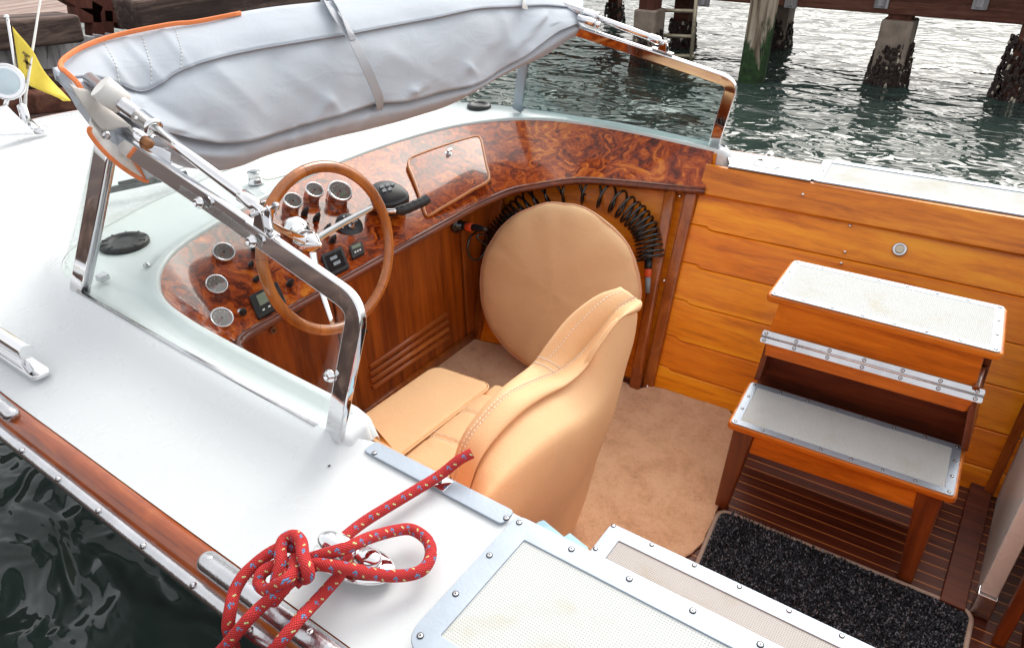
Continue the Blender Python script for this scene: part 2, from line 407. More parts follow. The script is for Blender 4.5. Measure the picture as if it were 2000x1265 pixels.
# teak-and-holly sole: dark boards, thin pale stripes running fore-aft
m, t, b = new_mat('striped_sole'); M['sole'] = m
co = coords(t, rot=(0, 0, -.045))
sx = N(t, 'SeparateXYZ'); t.links.new(co, sx.inputs[0])
dv = N(t, 'Math', operation='DIVIDE'); t.links.new(sx.outputs[1], dv.inputs[0]); dv.inputs[1].default_value = .047
fr = N(t, 'Math', operation='FRACT'); t.links.new(dv.outputs[0], fr.inputs[0])
lt = N(t, 'Math', operation='LESS_THAN'); t.links.new(fr.outputs[0], lt.inputs[0]); lt.inputs[1].default_value = .09
gn = noisetex(t, coords(t, (1.5, 30, 30)), 1.5, 6, .6, .4)
dk = ramp(t, gn, [(.3, (.045, .009, .005)), (.7, (.13, .030, .014))])
mx = N(t, 'MixRGB'); t.links.new(lt.outputs[0], mx.inputs[0]); t.links.new(dk, mx.inputs[1]); mx.inputs[2].default_value = (.46, .16, .04, 1)
t.links.new(mx.outputs[0], b.inputs['Base Color']); b.inputs['Roughness'].default_value = .45; b.inputs['Specular IOR Level'].default_value = .2
bump(t, b, lt.outputs[0], .2, .002)
# glass
def glassmat(name, tint, gl=1.0):
    m = bpy.data.materials.new(name); m.use_nodes = True; t = m.node_tree
    for n in list(t.nodes):
        if n.type != 'OUTPUT_MATERIAL': t.nodes.remove(n)
    out = [n for n in t.nodes][0]
    tr = N(t, 'BsdfTransparent'); tr.inputs[0].default_value = (*tint, 1)
    gs = N(t, 'BsdfGlossy'); gs.inputs['Roughness'].default_value = .01
    lw = N(t, 'LayerWeight'); lw.inputs[0].default_value = .5
    pw = N(t, 'Math', operation='POWER'); t.links.new(lw.outputs['Facing'], pw.inputs[0]); pw.inputs[1].default_value = 5
    mul = N(t, 'Math', operation='MULTIPLY_ADD'); t.links.new(pw.outputs[0], mul.inputs[0]); mul.inputs[1].default_value = .9*gl; mul.inputs[2].default_value = .035*gl
    mx = N(t, 'MixShader'); t.links.new(mul.outputs[0], mx.inputs[0]); t.links.new(tr.outputs[0], mx.inputs[1]); t.links.new(gs.outputs[0], mx.inputs[2])
    t.links.new(mx.outputs[0], out.inputs[0]); return m
M['glass'] = glassmat('windscreen_glass', (.95, .965, .96), .45)
M['glass_tint'] = glassmat('tinted_glass', (.70, .77, .77), 1.2)
M['lens'] = glassmat('gauge_lens', (.95, .95, .95), 3.2)
# rope
m, t, b = new_mat('braided_rope'); M['rope'] = m
tc = N(t, 'TexCoord'); sx = N(t, 'SeparateXYZ'); t.links.new(tc.outputs['UV'], sx.inputs[0])
def mth(op, a, b_=None, c=None):
    n = N(t, 'Math', operation=op)
    for i, q in enumerate((a, b_, c)):
        if q is None: continue
        if isinstance(q, (int, float)): n.inputs[i].default_value = q
        else: t.links.new(q, n.inputs[i])
    return n.outputs[0]
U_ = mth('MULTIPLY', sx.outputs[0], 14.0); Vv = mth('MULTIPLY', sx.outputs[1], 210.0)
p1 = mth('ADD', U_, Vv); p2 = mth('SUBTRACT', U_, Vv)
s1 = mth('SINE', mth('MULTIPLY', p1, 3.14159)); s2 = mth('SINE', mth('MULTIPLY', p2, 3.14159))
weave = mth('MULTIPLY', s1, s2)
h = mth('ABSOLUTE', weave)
c1i = mth('FLOOR', p1); c2i = mth('FLOOR', p2)
cmb = N(t, 'CombineXYZ'); t.links.new(c1i, cmb.inputs[0]); t.links.new(c2i, cmb.inputs[1])
# blue strands: lattice cells repeating along the rope ; yellow ones rarer
b1 = mth('LESS_THAN', mth('MODULO', mth('ADD', c1i, 1200), 8), 2); b2 = mth('LESS_THAN', mth('MODULO', mth('ADD', c2i, 1200), 8), 3)
bl = mth('MULTIPLY', mth('MULTIPLY', b1, b2), mth('LESS_THAN', mth('MODULO', mth('ADD', mth('ADD', c1i, c2i), 4000), 3), 2))
y1 = mth('LESS_THAN', mth('MODULO', mth('ADD', c1i, 1202), 8), 1); y2 = mth('LESS_THAN', mth('MODULO', mth('ADD', c2i, 1204), 8), 2)
ye = mth('MULTIPLY', y1, y2)
m1 = N(t, 'MixRGB'); t.links.new(bl, m1.inputs[0]); m1.inputs[1].default_value = (.72, .055, .055, 1); m1.inputs[2].default_value = (.20, .36, .62, 1)
m2 = N(t, 'MixRGB'); t.links.new(ye, m2.inputs[0]); t.links.new(m1.outputs[0], m2.inputs[1]); m2.inputs[2].default_value = (.85, .84, .40, 1)
m3 = N(t, 'MixRGB', blend_type='MULTIPLY'); m3.inputs[0].default_value = 1; t.links.new(m2.outputs[0], m3.inputs[1])
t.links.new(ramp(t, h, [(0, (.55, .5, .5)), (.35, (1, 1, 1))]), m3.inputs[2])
t.links.new(m3.outputs[0], b.inputs['Base Color']); b.inputs['Roughness'].default_value = .7; b.inputs['Specular IOR Level'].default_value = .2
bump(t, b, h, .9, .003)
# water
m, t, b = new_mat('harbour_water'); M['water'] = m
b.inputs['Base Color'].default_value = (.034, .053, .046, 1); b.inputs['Roughness'].default_value = .07; b.inputs['IOR'].default_value = 1.333
b.inputs['Specular IOR Level'].default_value = .5
c0 = coords(t, (1, 1.5, 1), rot=(0, 0, .12))
wn = N(t, 'TexNoise'); wn.inputs['Scale'].default_value = 1.5; wn.inputs['Detail'].default_value = 2; t.links.new(c0, wn.inputs['Vector'])
vm = N(t, 'VectorMath', operation='MULTIPLY_ADD'); t.links.new(wn.outputs['Color'], vm.inputs[0]); vm.inputs[1].default_value = (.5, .5, .5); t.links.new(c0, vm.inputs[2])
nA = noisetex(t, vm.outputs[0], 1.3, 1, .4, .4); nB = noisetex(t, vm.outputs[0], 3.6, 1, .4, .9); nC = noisetex(t, vm.outputs[0], 9, 1, .4, .3)
s_ = N(t, 'Math', operation='MULTIPLY_ADD'); t.links.new(nB, s_.inputs[0]); s_.inputs[1].default_value = .38; t.links.new(nA, s_.inputs[2])
s2_ = N(t, 'Math', operation='MULTIPLY_ADD'); t.links.new(nC, s2_.inputs[0]); s2_.inputs[1].default_value = .07; t.links.new(s_.outputs[0], s2_.inputs[2])
bump(t, b, s2_.outputs[0], 1.0, .16)

WZ = -.05
# ------------------------------------------------------------------ water
g = MB(); g.add([(-400, -400, WZ), (400, -400, WZ), (400, 400, WZ), (-400, 400, WZ)], [(0, 1, 2, 3)])
tag(g.build('water', M['water']), kind='structure')

# ------------------------------------------------------------------ the boat
boat = empty('motorboat', (-1.2, 1.85, WZ), 'white motorboat with burl dashboard, mahogany cockpit and folded grey canvas top', 'motorboat')
def part(g, name, mats, parent=None, **k): return g.build(name, mats, parent if parent is not None else boat, **k)

# key curves
Wc = [(-1.075, .765), (-1.3, .76), (-1.6, .77), (-1.9, .785), (-2.12, .795), (-2.27, .815), (-2.38, .86), (-2.46, .95), (-2.53, 1.12), (-2.6, 1.39), (-2.64, 1.8), (-2.64, 2.2), (-2.6, 2.6), (-2.53, 2.83), (-2.42, 2.94), (-2.25, 2.99), (-1.9, 3.035), (-1.5, 3.05), (-1.08, 3.0)]
Tc = [(-1.075, .868), (-1.3, .870), (-1.55, .875), (-1.75, .885), (-1.9, .91), (-2.03, .975), (-2.12, 1.06), (-2.18, 1.17), (-2.23, 1.35), (-2.28, 1.6), (-2.315, 1.9), (-2.315, 2.15), (-2.285, 2.4), (-2.23, 2.6), (-2.13, 2.77), (-2.0, 2.885), (-1.82, 2.955), (-1.5, 2.975), (-1.08, 2.935)]
Bc = [(-1.075, .95), (-1.3, .955), (-1.5, .965), (-1.65, .985), (-1.75, 1.01), (-1.80, 1.03), (-1.825, 1.07), (-1.832, 1.15), (-1.835, 1.3), (-1.838, 1.55), (-1.842, 1.8), (-1.845, 2.05), (-1.848, 2.25), (-1.832, 2.37), (-1.79, 2.47), (-1.71, 2.545), (-1.585, 2.675), (-1.40, 2.745), (-1.063, 2.845)]
Bz = [.768]*13+[.772, .784, .798, .806, .81, .812]
SUBN = 6
W3 = crom([(x, y, .958) for x, y in Wc], SUBN); T3 = crom([(x, y, .948) for x, y in Tc], SUBN); B3 = crom([(x, y, z) for (x, y), z in zip(Bc, Bz)], SUBN)
NW = len(W3)

# deck: from the windscreen base out to the sheer, then side decks aft
Sc_ = [(-1.075, .462), (-1.3, .462), (-1.6, .463), (-1.9, .464), (-2.15, .47), (-2.4, .49), (-2.75, .53), (-3.3, .66), (-3.9, .92), (-4.3, 1.3), (-4.45, 1.75), (-4.25, 2.25), (-3.75, 2.68), (-3.15, 2.96), (-2.6, 3.08), (-2.2, 3.13), (-1.8, 3.165), (-1.4, 3.19), (-1.08, 3.21)]
S3 = crom([(x, y, .862) for x, y in Sc_], SUBN)
def deckrow(wp, sp, k, lip=.045):
    out = []
    for q in (0, .04, .10, .2, .35, .55, .75, .92, 1.0):
        p = wp.lerp(sp, q)
        d = (V((sp.x, sp.y, 0))-V((wp.x, wp.y, 0))).length*q
        zz = .862+(.905-.862)*(1-q)+ (wp.z-.905)*math.exp(-(d/lip)**2*.35)
        zz += .05*math.sin(math.pi*min(1, q))*max(0, min(1, ((V((sp.x, sp.y, 0))-V((wp.x, wp.y, 0))).length-.4)/1.2))
        out.append(V((p.x, p.y, zz)))
    return out
rows = []
nearx = [.9, .5, .2, 0, -.3, -.6, -.8, -.9, -.96, -1.0, -1.02, -1.04, -1.06]
for x in nearx:
    k = max(0, min(1, (-x-.99)/.075)); k = k*k*(3-2*k)
    yi = .838+(.765-.838)*k; rows.append(deckrow(V((x, yi, .905+(.958-.905)*k)), V((x, .462, .862)), k))
for i in range(NW): rows.append(deckrow(W3[i], S3[i], 1))
for x in (-1.06, -1.04, -1.02, -1.0, -.96, -.9, -.6, -.2, .2, .9):
    k = max(0, min(1, (-x-.99)/.075)); k = k*k*(3-2*k)
    yi = 2.912+(x+1.06)*.075; yi = yi+(3.0-yi)*k; rows.append(deckrow(V((x, yi, .905+(.958-.905)*k)), V((x, 3.21+(x+1.08)*.08, .868)), k))
g = MB(); g.loft(rows)
part(g, 'deck', M['white'])
# hull topsides
hr = []
outline = [V((r[-1].x, r[-1].y, 0)) for r in rows]
ctr = V((-1.5, 1.85, 0))
for i, p in enumerate(outline):
    a = outline[max(0, i-1)]; c_ = outline[min(len(outline)-1, i+1)]; tn = (c_-a).normalized(); nn = V((tn.y, -tn.x, 0))
    if nn.dot(p-ctr) < 0: nn = -nn
    hr.append([V((p.x, p.y, .858))+nn*.005, V((p.x, p.y, .74))-nn*.04, V((p.x, p.y, .3))-nn*.24, V((p.x, p.y, -.4))-nn*.52])
g = MB(); g.loft(hr, flip=True)
part(g, 'hull', M['white'])
# mahogany strake + steel rub rail following the sheer
sheer = []
for i, p in enumerate(outline):
    if i % 2 and i < len(outline)-1: continue
    sheer.append(p)
sheer = resample(crom(sheer, 2), 160)
def off(pts, d, z):
    o = []
    for i, p in enumerate(pts):
        a = pts[max(0, i-1)]; c_ = pts[min(len(pts)-1, i+1)]; tn = (c_-a).normalized(); nn = V((tn.y, -tn.x, 0))
        if nn.dot(p-ctr) < 0: nn = -nn
        o.append(V((p.x, p.y, z))+nn*d)
    return o
g = MB(); A = off(sheer, -.004, .858); Bq = off(sheer, .010, .862); Cq = off(sheer, .028, .858); D_ = off(sheer, .052, .845); E_ = off(sheer, .055, .79); F_ = off(sheer, .0, .78)
g.loft([list(q) for q in zip(A, Bq, Cq, D_, E_, F_)])
part(g, 'mahogany_strake', M['strake'])
g = MB(); g.tube(off(sheer, .060, .822), .017)
part(g, 'rub_rail', M['steel'])
g = MB(); g.lathe((0, 0, 0), (0, -.8, .6), [(.006, 0), (.006, .012), (.003, .013)], seg=10); rs = None
for k in range(14):
    if rs is None: rs = g.build('rail_screw', M['steel']); o = rs
    else: o = rs.copy(); sc.collection.objects.link(o)
    o.location = (.3-k*.17, .400, .832); adopt(o, boat)
# half-round steel rubbing bars lying on the strake
def capsule_bar(a, b, r, name, z=.873):
    g = MB(); a = V(a); b = V(b); n = 10; path = []; sc_l = []
    L = (b-a).length; dr = (b-a).normalized()
    for k in range(7):
        th = math.pi/2*k/6; path.append(a+dr*(r*(1-math.cos(th)))); sc_l.append(max(.08, math.sin(th)))
    for k in range(7):
        th = math.pi/2*(1-k/6); path.append(b-dr*(r*(1-math.cos(th)))); sc_l.append(max(.08, math.sin(th)))
    g.tube(path, r, upv=(0, 0, 1), seg=18, scale=sc_l)
    for q in (.05, .5, .9): 
        p = a.lerp(b, q); g.lathe(p+V((0, 0, r-.001)), (0, 0, 1), [(.006, 0), (.0055, .0015), (.0, .0018)], 1, seg=12)
    return part(g, name, [M['steel'], M['chrome']])
capsule_bar((-1.075, .432, .868), (-.45, .434, .868), .022, 'rubbing_bar')
capsule_bar((-2.5, .462, .868), (-1.838, .432, .868), .019, 'rubbing_bar')
# handrail on the near deck at the left edge
g = MB()
g.plate(roundpoly([V((-2.5, .524, .898)), V((-2.5, .572, .898)), V((-1.912, .572, .898)), V((-1.912, .524, .898))], .022), .012)
g.sweep([(-2.35, .548, .895), (-2.02, .548, .895), (-2.0, .548, .93)], rrect(.028, .02, .006), upv=(0, 1, 0))
part(g, 'handrail_base', M['chrome'], bevel=.003)
g = MB(); g.tube([(-2.55, .548, .950), (-1.955, .548, .950)], .020, seg=28)
part(g, 'handrail', M['chrome'], bevel=.002)

# cowl (dash top) between the windscreen base and the dash
rows = []
for i in range(NW):
    a, c_ = W3[i], T3[i]; r = []
    L = (a-c_).length; lip = min(.06, L*.4)
    d = (c_-a)/max(L, 1e-6)
    for s_, z in ((0, .956), (.012, .952), (min(.03, L*.3), .940), (max(L-lip*1.5, L*.4), .936), (L-lip*.9, .940), (L-lip*.6, .952), (L-lip*.25, .957), (L-.004, .953), (L, .944), (L+.001, .925)):
        p = a+d*s_; r.append(V((p.x, p.y, z)))
    rows.append(r)
e0 = [V((p.x+.035, p.y+ (.0), p.z-.012)) for p in rows[0]]; e1 = [V((p.x+.055, p.y, p.z-.06)) for p in rows[0]]
rows = [e1, e0]+rows
e0 = [V((p.x+.03, p.y, p.z-.01)) for p in rows[-1]]; e1 = [V((p.x+.045, p.y, p.z-.06)) for p in rows[-1]]
rows += [e0, e1]
g = MB(); g.loft(rows)
part(g, 'dash_top', M['white2'])
# white end blocks of the coaming
for (x, y, sx_, sy_) in ((-1.045, .808, .075, .10), (-1.045, 2.965, .075, .075)):
    g = MB(); z0, z1 = .80, .955
    q = [V((x-sx_/2, y-sy_/2, z0)), V((x+sx_/2+.02, y-sy_/2+.02, z0)), V((x+sx_/2+.02, y+sy_/2, z0)), V((x-sx_/2, y+sy_/2, z0)), V((x-sx_/2, y-sy_/2, z1)), V((x+sx_/2-.02, y-sy_/2+.01, z1)), V((x+sx_/2-.025, y+sy_/2, z1)), V((x-sx_/2, y+sy_/2, z1))]
    g.hexa(q); part(g, 'coaming_end', M['white'], bevel=.03, bseg=6)
# dash panel
rows = []
for i in range(NW):
    a, c_ = T3[i], B3[i]; a = V((a.x, a.y, .944))
    r = []
    for k in range(9):
        q = k/8; p = a.lerp(c_, q); r.append(V((p.x, p.y, p.z)))
    rows.append(r)
g = MB(); g.loft(rows)
dash = part(g, 'dashboard', M['burl'])
# end of dash on the far side
# dash rail (half-round mahogany moulding)
g = MB()
inn = []
for i, p in enumerate(B3):
    if i < 16: continue
    a = B3[max(0, i-1)]; c_ = B3[min(NW-1, i+1)]; tn = (c_-a).normalized(); nn = V((tn.y, -tn.x, 0))
    if nn.dot(V((-1.2, 1.9, 0))-V((p.x, p.y, 0))) < 0: nn = -nn
    inn.append(V((p.x, p.y, p.z-.011))+nn*.006)
g.tube(inn, .014, upv=(0, 0, 1)); g.sweep([p+V((0, 0, .015)) for p in inn], rrect(.012, .008, .003), upv=(0, 0, 1))
part(g, 'dash_rail', M['rail'])

# ------------------------------------------------------------------ hull side lining (far side)
KX = .066
def yb(x): return 2.505+KX*(x+1.08) if x > -1.2 else 2.497+(x+1.2)*.09
def wallp(x, z, o=0):     # o: distance inboard
    y = yb(x)+.36*z/.78
    if x < -1.2: y -= .08*((-x-1.2)/.8)**2
    return V((x, y-o, z+o*.4))
WN = V((0, -.908, .419))
def PW(p, o=0): # on the wall plane
    P0 = V((-1.08, 2.505, 0)); n = V((1, KX, 0)).cross(V((0, .36, .78)))
    n.normalize(); n = n if n.y < 0 else -n
    return PL(p, P0+n*o, n)
seams = [.785, .650, .500, .354, .206, .080, -.02]
seams2 = [.785, .650, .500, .354, .206, .080, -.02]
def planks(x0, x1, tag_, lst, notch=True):
    kk = 0
    for k in range(len(lst)-1):
        zt, zb = lst[k], lst[k+1]
        g = MB(); n = 60; rows = []
        for i in range(n+1):
            x = x0+(x1-x0)*(i/n)**2.2
            dz = 0
            if notch:
                q = (x-x0)
                dz = .011*max(0, min(1, (.085-q)/.016))
            zt_ = zt+(dz if k else 0); zb_ = zb+dz
            r = [wallp(x, zt_, .0), wallp(x, zt_-.0005, .003), wallp(x, zt_-.0055, .0078), wallp(x, (zt_+zb_)/2, .0082), wallp(x, zb_+.003, .0078), wallp(x, zb_+.0014, .006), wallp(x, zb_+.0014, .0)]
            rows.append(r)
        g.loft(rows, smooth=False)
        kk += 1; pm = M['plank'] if kk % 3 == 1 else M['plank%d' % (kk % 3)]
        part(g, 'side_plank', pm)
planks(-1.09, .9, 'aft', seams)
# forward section lining (behind the cushion and hose)
g = MB(); rows = []
for i in range(25):
    x = -2.02+(.93)*i/24
    rows.append([wallp(x, z, .0) for z in (-.03, .2, .35, .5, .65, .80)])
g.loft(rows); part(g, 'side_lining', M['plank2'])  # darker plank tone: shade behind the cushion put into the colour
# coaming plank on top (far side)
g = MB(); rows = []
for i in range(12):
    x = -1.09+2.1*i/11
    o = .012; rows.append([wallp(x, .888, .026), wallp(x, .894, .018), wallp(x, .896, -.03), wallp(x, .80, -.0), wallp(x, .782, .006), wallp(x, .776, .022), wallp(x, .783, .03), wallp(x, .80, .028)])
g.loft([r for r in rows], closed=True, smooth=False, capa=True, capb=True); part(g, 'coaming_board', M['coamwood'])
# posts
def post(pt, pb, w_, d_, mat):
    g = MB(); g.bar(pt, pb, w_, d_, upv=WN); return part(g, 'side_post', mat, bevel=.006, bseg=3)
post(PW((1352, 372), .02), PW((1262, 770), .02), .050, .028, M['post'])
pp1 = PW((1312, 366), .05); pp2 = PW((1240, 772), .05)
g = MB(); g.sweep([pp1, pp1.lerp(pp2, .5)+V((-.005, 0, 0)), pp1.lerp(pp2, .8)+V((-.004, -.01, 0)), pp2+V((.0, -.015, 0))], rrect(.05, .034, .012), upv=WN, smooth=True)
part(g, 'side_post', M['post'])
g = MB(); g.bar(V((-1.955, 2.60, .70)), V((-1.955, 2.36, .0)), .05, .03, upv=WN); part(g, 'side_post', M['post'], bevel=.004)
# near side lining (mostly hidden)
g = MB(); g.loft([[V((x, .86, .80)), V((x, .95, .76)), V((x, 1.06, .3)), V((x, 1.15, -.02))] for x in (-2.0, -1.07)]+[[V((x, .842, .90)), V((x, .90, .76)), V((x, 1.06, .3)), V((x, 1.15, -.02))] for x in (-1.069, .9)])
part(g, 'near_lining', M['coamwood'])
# small end-grain trim of the near coaming
g = MB(); g.sweep([PZ(p, z) for p, z in (((697, 800), .86), ((702, 830), .875), ((712, 862), .89), ((722, 878), .897))], rrect(.012, .012, .004), upv=(0, 0, 1)); part(g, 'coaming_trim', M['coamwood'])
# far dash end trim
g = MB(); g.bar((-1.072, 2.945, .775), (-1.072, 2.945, .94), .012, .05, upv=(0, 1, 0)); part(g, 'coaming_trim', M['coamwood'], bevel=.002)

# ------------------------------------------------------------------ bulkhead under the dash
CXP = -1.975
g = MB(); g.box((CXP-.02, 1.90, .37), (.03, 1.60, .80)); part(g, 'bulkhead', M['cab'])
# door panel with raised seam lines
def onc(p, dx=0): return PX(p, CXP+dx)
dl = onc((672, 545), .01); 
g = MB()
ytop0 = onc((675, 545)).y; ytop1 = onc((917, 420)).y
g.box((CXP+.002, (1.585+2.30)/2, .385), (.014, 2.30-1.585, .69)); part(g, 'cabinet_door', M['cab'], bevel=.003)
for y_, w_ in ((1.565, .030), (2.335, .05)):
    g = MB(); g.box((CXP+.006, y_, .36), (.02, w_, .74)); part(g, 'door_frame', M['post'], bevel=.003)
g = MB(); g.box((CXP+.008, 1.30, .40), (.016, .48, .55)); part(g, 'cabinet_door', M['cab'], bevel=.003)
g = MB(); g.sweep([(CXP+.012, 1.15, .028), (CXP+.012, 2.37, .028)], rrect(.03, .056, .012), upv=(0, 0, 1)); part(g, 'skirting', M['post'])
# louvres
LV = [((722, 716), (873, 612)), ((722, 731), (874, 626)), ((724, 744), (875, 641)), ((727, 757), (875, 656))]
for a, b_ in LV:
    g = MB(); g.sweep([onc(a, .012), onc(b_, .012)], [(-.011, -.004), (.004, -.007), (.011, .004), (.006, .012), (-.008, .004)], upv=(1, 0, .2)); part(g, 'louvre', M['cabd'])
# keyhole, latch, slot
p = onc((533, 645), .02); g = MB(); g.lathe(p, (1, 0, 0), [(.014, 0), (.014, .004), (.008, .005), (.008, .002), (0, .002)], seg=20); g.box(p+V((.004, 0, 0)), (.004, .003, .010), 1); part(g, 'keyhole', [M['rust'], M['black']])
p = onc((712, 645), .015); g = MB(); g.lathe(p, (1, 0, 0), [(.007, 0), (.007, .012), (.003, .016), (0, .016)], seg=16); part(g, 'door_latch', M['black_gloss'])
g = MB(); a, b_ = onc((565, 620), .018), onc((606, 588), .018); g.bar(a, b_, .016, .008, upv=(1, 0, 0)); part(g, 'vent_slot', M['black'], bevel=.003)

# ------------------------------------------------------------------ sole
g = MB(); g.add([(-2.05, .9, 0), (.9, .9, 0), (.9, 2.72, 0), (-2.05, 2.6, 0)], [(0, 1, 2, 3)]); part(g, 'cockpit_sole', M['sole'])
g = MB(); g.box((.215, 2.28, .012), (.07, .62, .024)); part(g, 'sole_border', M['stepdark'], bevel=.003)

# ------------------------------------------------------------------ gunwale plates
def screw_at(g, p, n=(0, 0, 1), r=.0075, mi=0):
    g.lathe(V(p), n, [(r*1.12, -.001), (r*1.12, .0007), (0, .0007)], 1, seg=16); g.lathe(V(p), n, [(r*.92, 0), (r*.86, .0014), (r*.5, .0018), (0, .0018)], mi, seg=14)
    g.lathe(V(p)+V(n).normalized()*.0008, n, [(r*.38, 0), (r*.32, .0016), (0, .0016)], 1, seg=6)
def screws(pts, parent, n=(0, 0, 1), r=.0055, name='screw'):
    first = None
    for p in pts:
        g = MB(); screw_at(g, (0, 0, 0), n, r)
        if first is None:
            first = g.build(name, [M['steel'], M['black']]); o = first
        else:
            o = first.copy(); sc.collection.objects.link(o)
        o.location = p; adopt(o, parent)
ZD = .909
def framed(name, outer_pts, fw_, pad, z, rad, scr, h=.006, n=(0, 0, 1), padname='tread_pad', label=None):
    e = bpy.data.objects.new(name, None); sc.collection.objects.link(e); c0_ = sum((V(p) for p in outer_pts), V())/len(outer_pts); e.location = c0_; adopt(e, boat)
    if label: e['label'] = label
    m = len(outer_pts); inner = []
    for i in range(m):
        p = V(outer_pts[i]); a = V(outer_pts[i-1]); b_ = V(outer_pts[(i+1) % m])
        d1 = (p-a).normalized(); d2 = (b_-p).normalized(); s_ = d1.cross(d2).length
        inner.append(p-d1*fw_/s_+d2*fw_/s_)
    out_r = roundpoly(outer_pts, rad); in_r = roundpoly(inner, .003)
    g = MB(); g.ring(out_r, in_r, h, n); g.build('trim_frame', M['alu'], e, bevel=.0012, bseg=1)
    g = MB(); g.plate(roundpoly(inner, .001, 1), .004, n); 
    g.v = [v-V(n)*.0035 for v in g.v]; g.build(padname, M[pad], e)
    screws([V(q)+V(n)*.0005 for q in scr], e, n)
    return e
hx0, hx1 = -.612, .55
hatch = [V((hx1, .838+.016*1.1, ZD)), V((hx0, .838, ZD)), V((hx0+.002, .497, ZD)), V((hx1, .513, ZD))]
scr = [PZ(p, ZD) for p in ((1014, 1020), (1116, 1072), (1229, 1130), (1353, 1192), (1485, 1258), (956, 1084), (890, 1159), (821, 1241))]
framed('boarding_plate', hatch, .047, 'pad', ZD, [.02, .022, .05, .02], scr, label='near boarding plate, white pad in screwed aluminium frame')
# second, lower plate on a locker step
Z2 = .50
lock = [V((.6, 1.285, Z2)), V((-.617, 1.268, Z2)), V((-.617, .87, Z2)), V((.6, .885, Z2))]
scr = [PZ(p, Z2) for p in ((1198, 1026), (1163, 1071), (1273, 1063), (1356, 1103), (1444, 1145), (1541, 1192), (1644, 1241))]
framed('boarding_plate', lock, .044, 'pad2', Z2, [.02, .02, .02, .02], scr, label='lower step plate with grey pad in aluminium frame')
g = MB(); g.box((-.01, 1.075, .246), (1.20, .37, .490)); part(g, 'step_locker', M['coamwood'], bevel=.004)
# coaming strip beside seat
strip = [V((-1.0, .799, ZD)), V((-.622, .799, ZD)), V((-.622, .842, ZD)), V((-1.0, .838, ZD))]
e = bpy.data.objects.new('coaming_strip', None); sc.collection.objects.link(e); e.location = (-.8, .82, ZD); adopt(e, boat)
g = MB(); g.plate(roundpoly(strip, [.012, .012, .012, .012]), .006); g.build('strip_plate', M['alu'], e, bevel=.0012, bseg=1)
g = MB(); g.box((-.797, .818, ZD+.0012), (.05, .034, .0025)); g.build('striker_plate', M['chrome'], e, bevel=.001)
screws([PZ(p, ZD+.001) for p in ((731, 884), (989, 1011))]+[V((-.797, .818, ZD+.003))], e)
# far side plate
fp = [V((.8, 3.035, ZD)), V((.8, 3.31, ZD)), V((-.695, 3.195, ZD)), V((-.665, 2.925, ZD))]
scr = [V((x, 2.95+KX*(x+.6), ZD)) for x in (-.62, -.4, -.15, .1, .35)]+[V((-.655, 3.05, ZD))]
framed('boarding_plate', fp, .035, 'pad', ZD, .02, scr, label='far side boarding plate, white pad in thin aluminium frame')
# aluminium lip of the far side deck
g = MB(); g.bar((-1.0, 2.906, .9075), (-.67, 2.928, .9075), .028, .006); part(g, 'coaming_lip', M['alu'], bevel=.001)

# ------------------------------------------------------------------ cleats
def cleat(c, ang, near=True):
    e = bpy.data.objects.new('cleat', None); sc.collection.objects.link(e); e.location = c; adopt(e, boat)
    c = V(c)
    Rm = Matrix.Rotation(ang, 3, 'Z')
    g = MB(); rows = []
    for r, h in ((1.0, 0), (1.0, .004), (.93, .009), (.5, .013), (0.02, .014)):
        rows.append([c+Rm @ V((math.cos(a)*.088*r, math.sin(a)*.044*r, h)) for a in [2*math.pi*i/40 for i in range(40)]])
    g.loft(rows, closed=True); g.build('cleat_base', M['chrome'], e)
    g = MB()
    for (x_, z_, L_, w_, h_, tilt) in ((-.028, .030, .045, .026, .022, 14), (.034, .024, .030, .022, .020, -14)):
        rows = []
        for i in range(13):
            th_ = math.pi*i/12; rows.append([c+Rm @ (V((x_, 0, z_))+Matrix.Rotation(R_(tilt), 3, 'Y') @ V((-math.cos(th_)*L_, math.sin(th_)*math.cos(q_)*w_, math.sin(th_)*math.sin(q_)*h_))) for q_ in [2*math.pi*k/20 for k in range(20)]])
        g.loft(rows, closed=True)
    g.lathe(c, (0, 0, 1), [(.022, .004), (.016, .012), (.016, .03)], seg=20)
    g.build('cleat_horn', M['chrome'], e)
    return e
cleat((-.805, .578, .894), R_(12))
# far cleat: a low ring plate with a standing eye
e = bpy.data.objects.new('cleat', None); sc.collection.objects.link(e); e.location = (-.885, 3.06, .89); adopt(e, boat); c = V((-.885, 3.045, .893))
g = MB(); g.lathe(c, (0, 0, 1), [(.055, 0), (.055, .004), (.045, .006), (.0, .007)], seg=36); g.build('cleat_base', M['chrome'], e)
g = MB(); g.sweep(crom([c+V((-.012, 0, .004)), c+V((-.012, 0, .03)), c+V((-.002, 0, .05)), c+V((.014, 0, .045)), c+V((.012, 0, .028))], 5), rrect(.024, .006, .002), upv=(0, 1, 0)) if False else g.sweep(crom([c+V((-.014, 0, .004)), c+V((-.014, 0, .034)), c+V((.0, 0, .052)), c+V((.016, 0, .045)), c+V((.016, 0, .03))], 5), rrect(.007, .030, .003), upv=(0, 1, 0)); g.build('cleat_horn', M['chrome'], e)

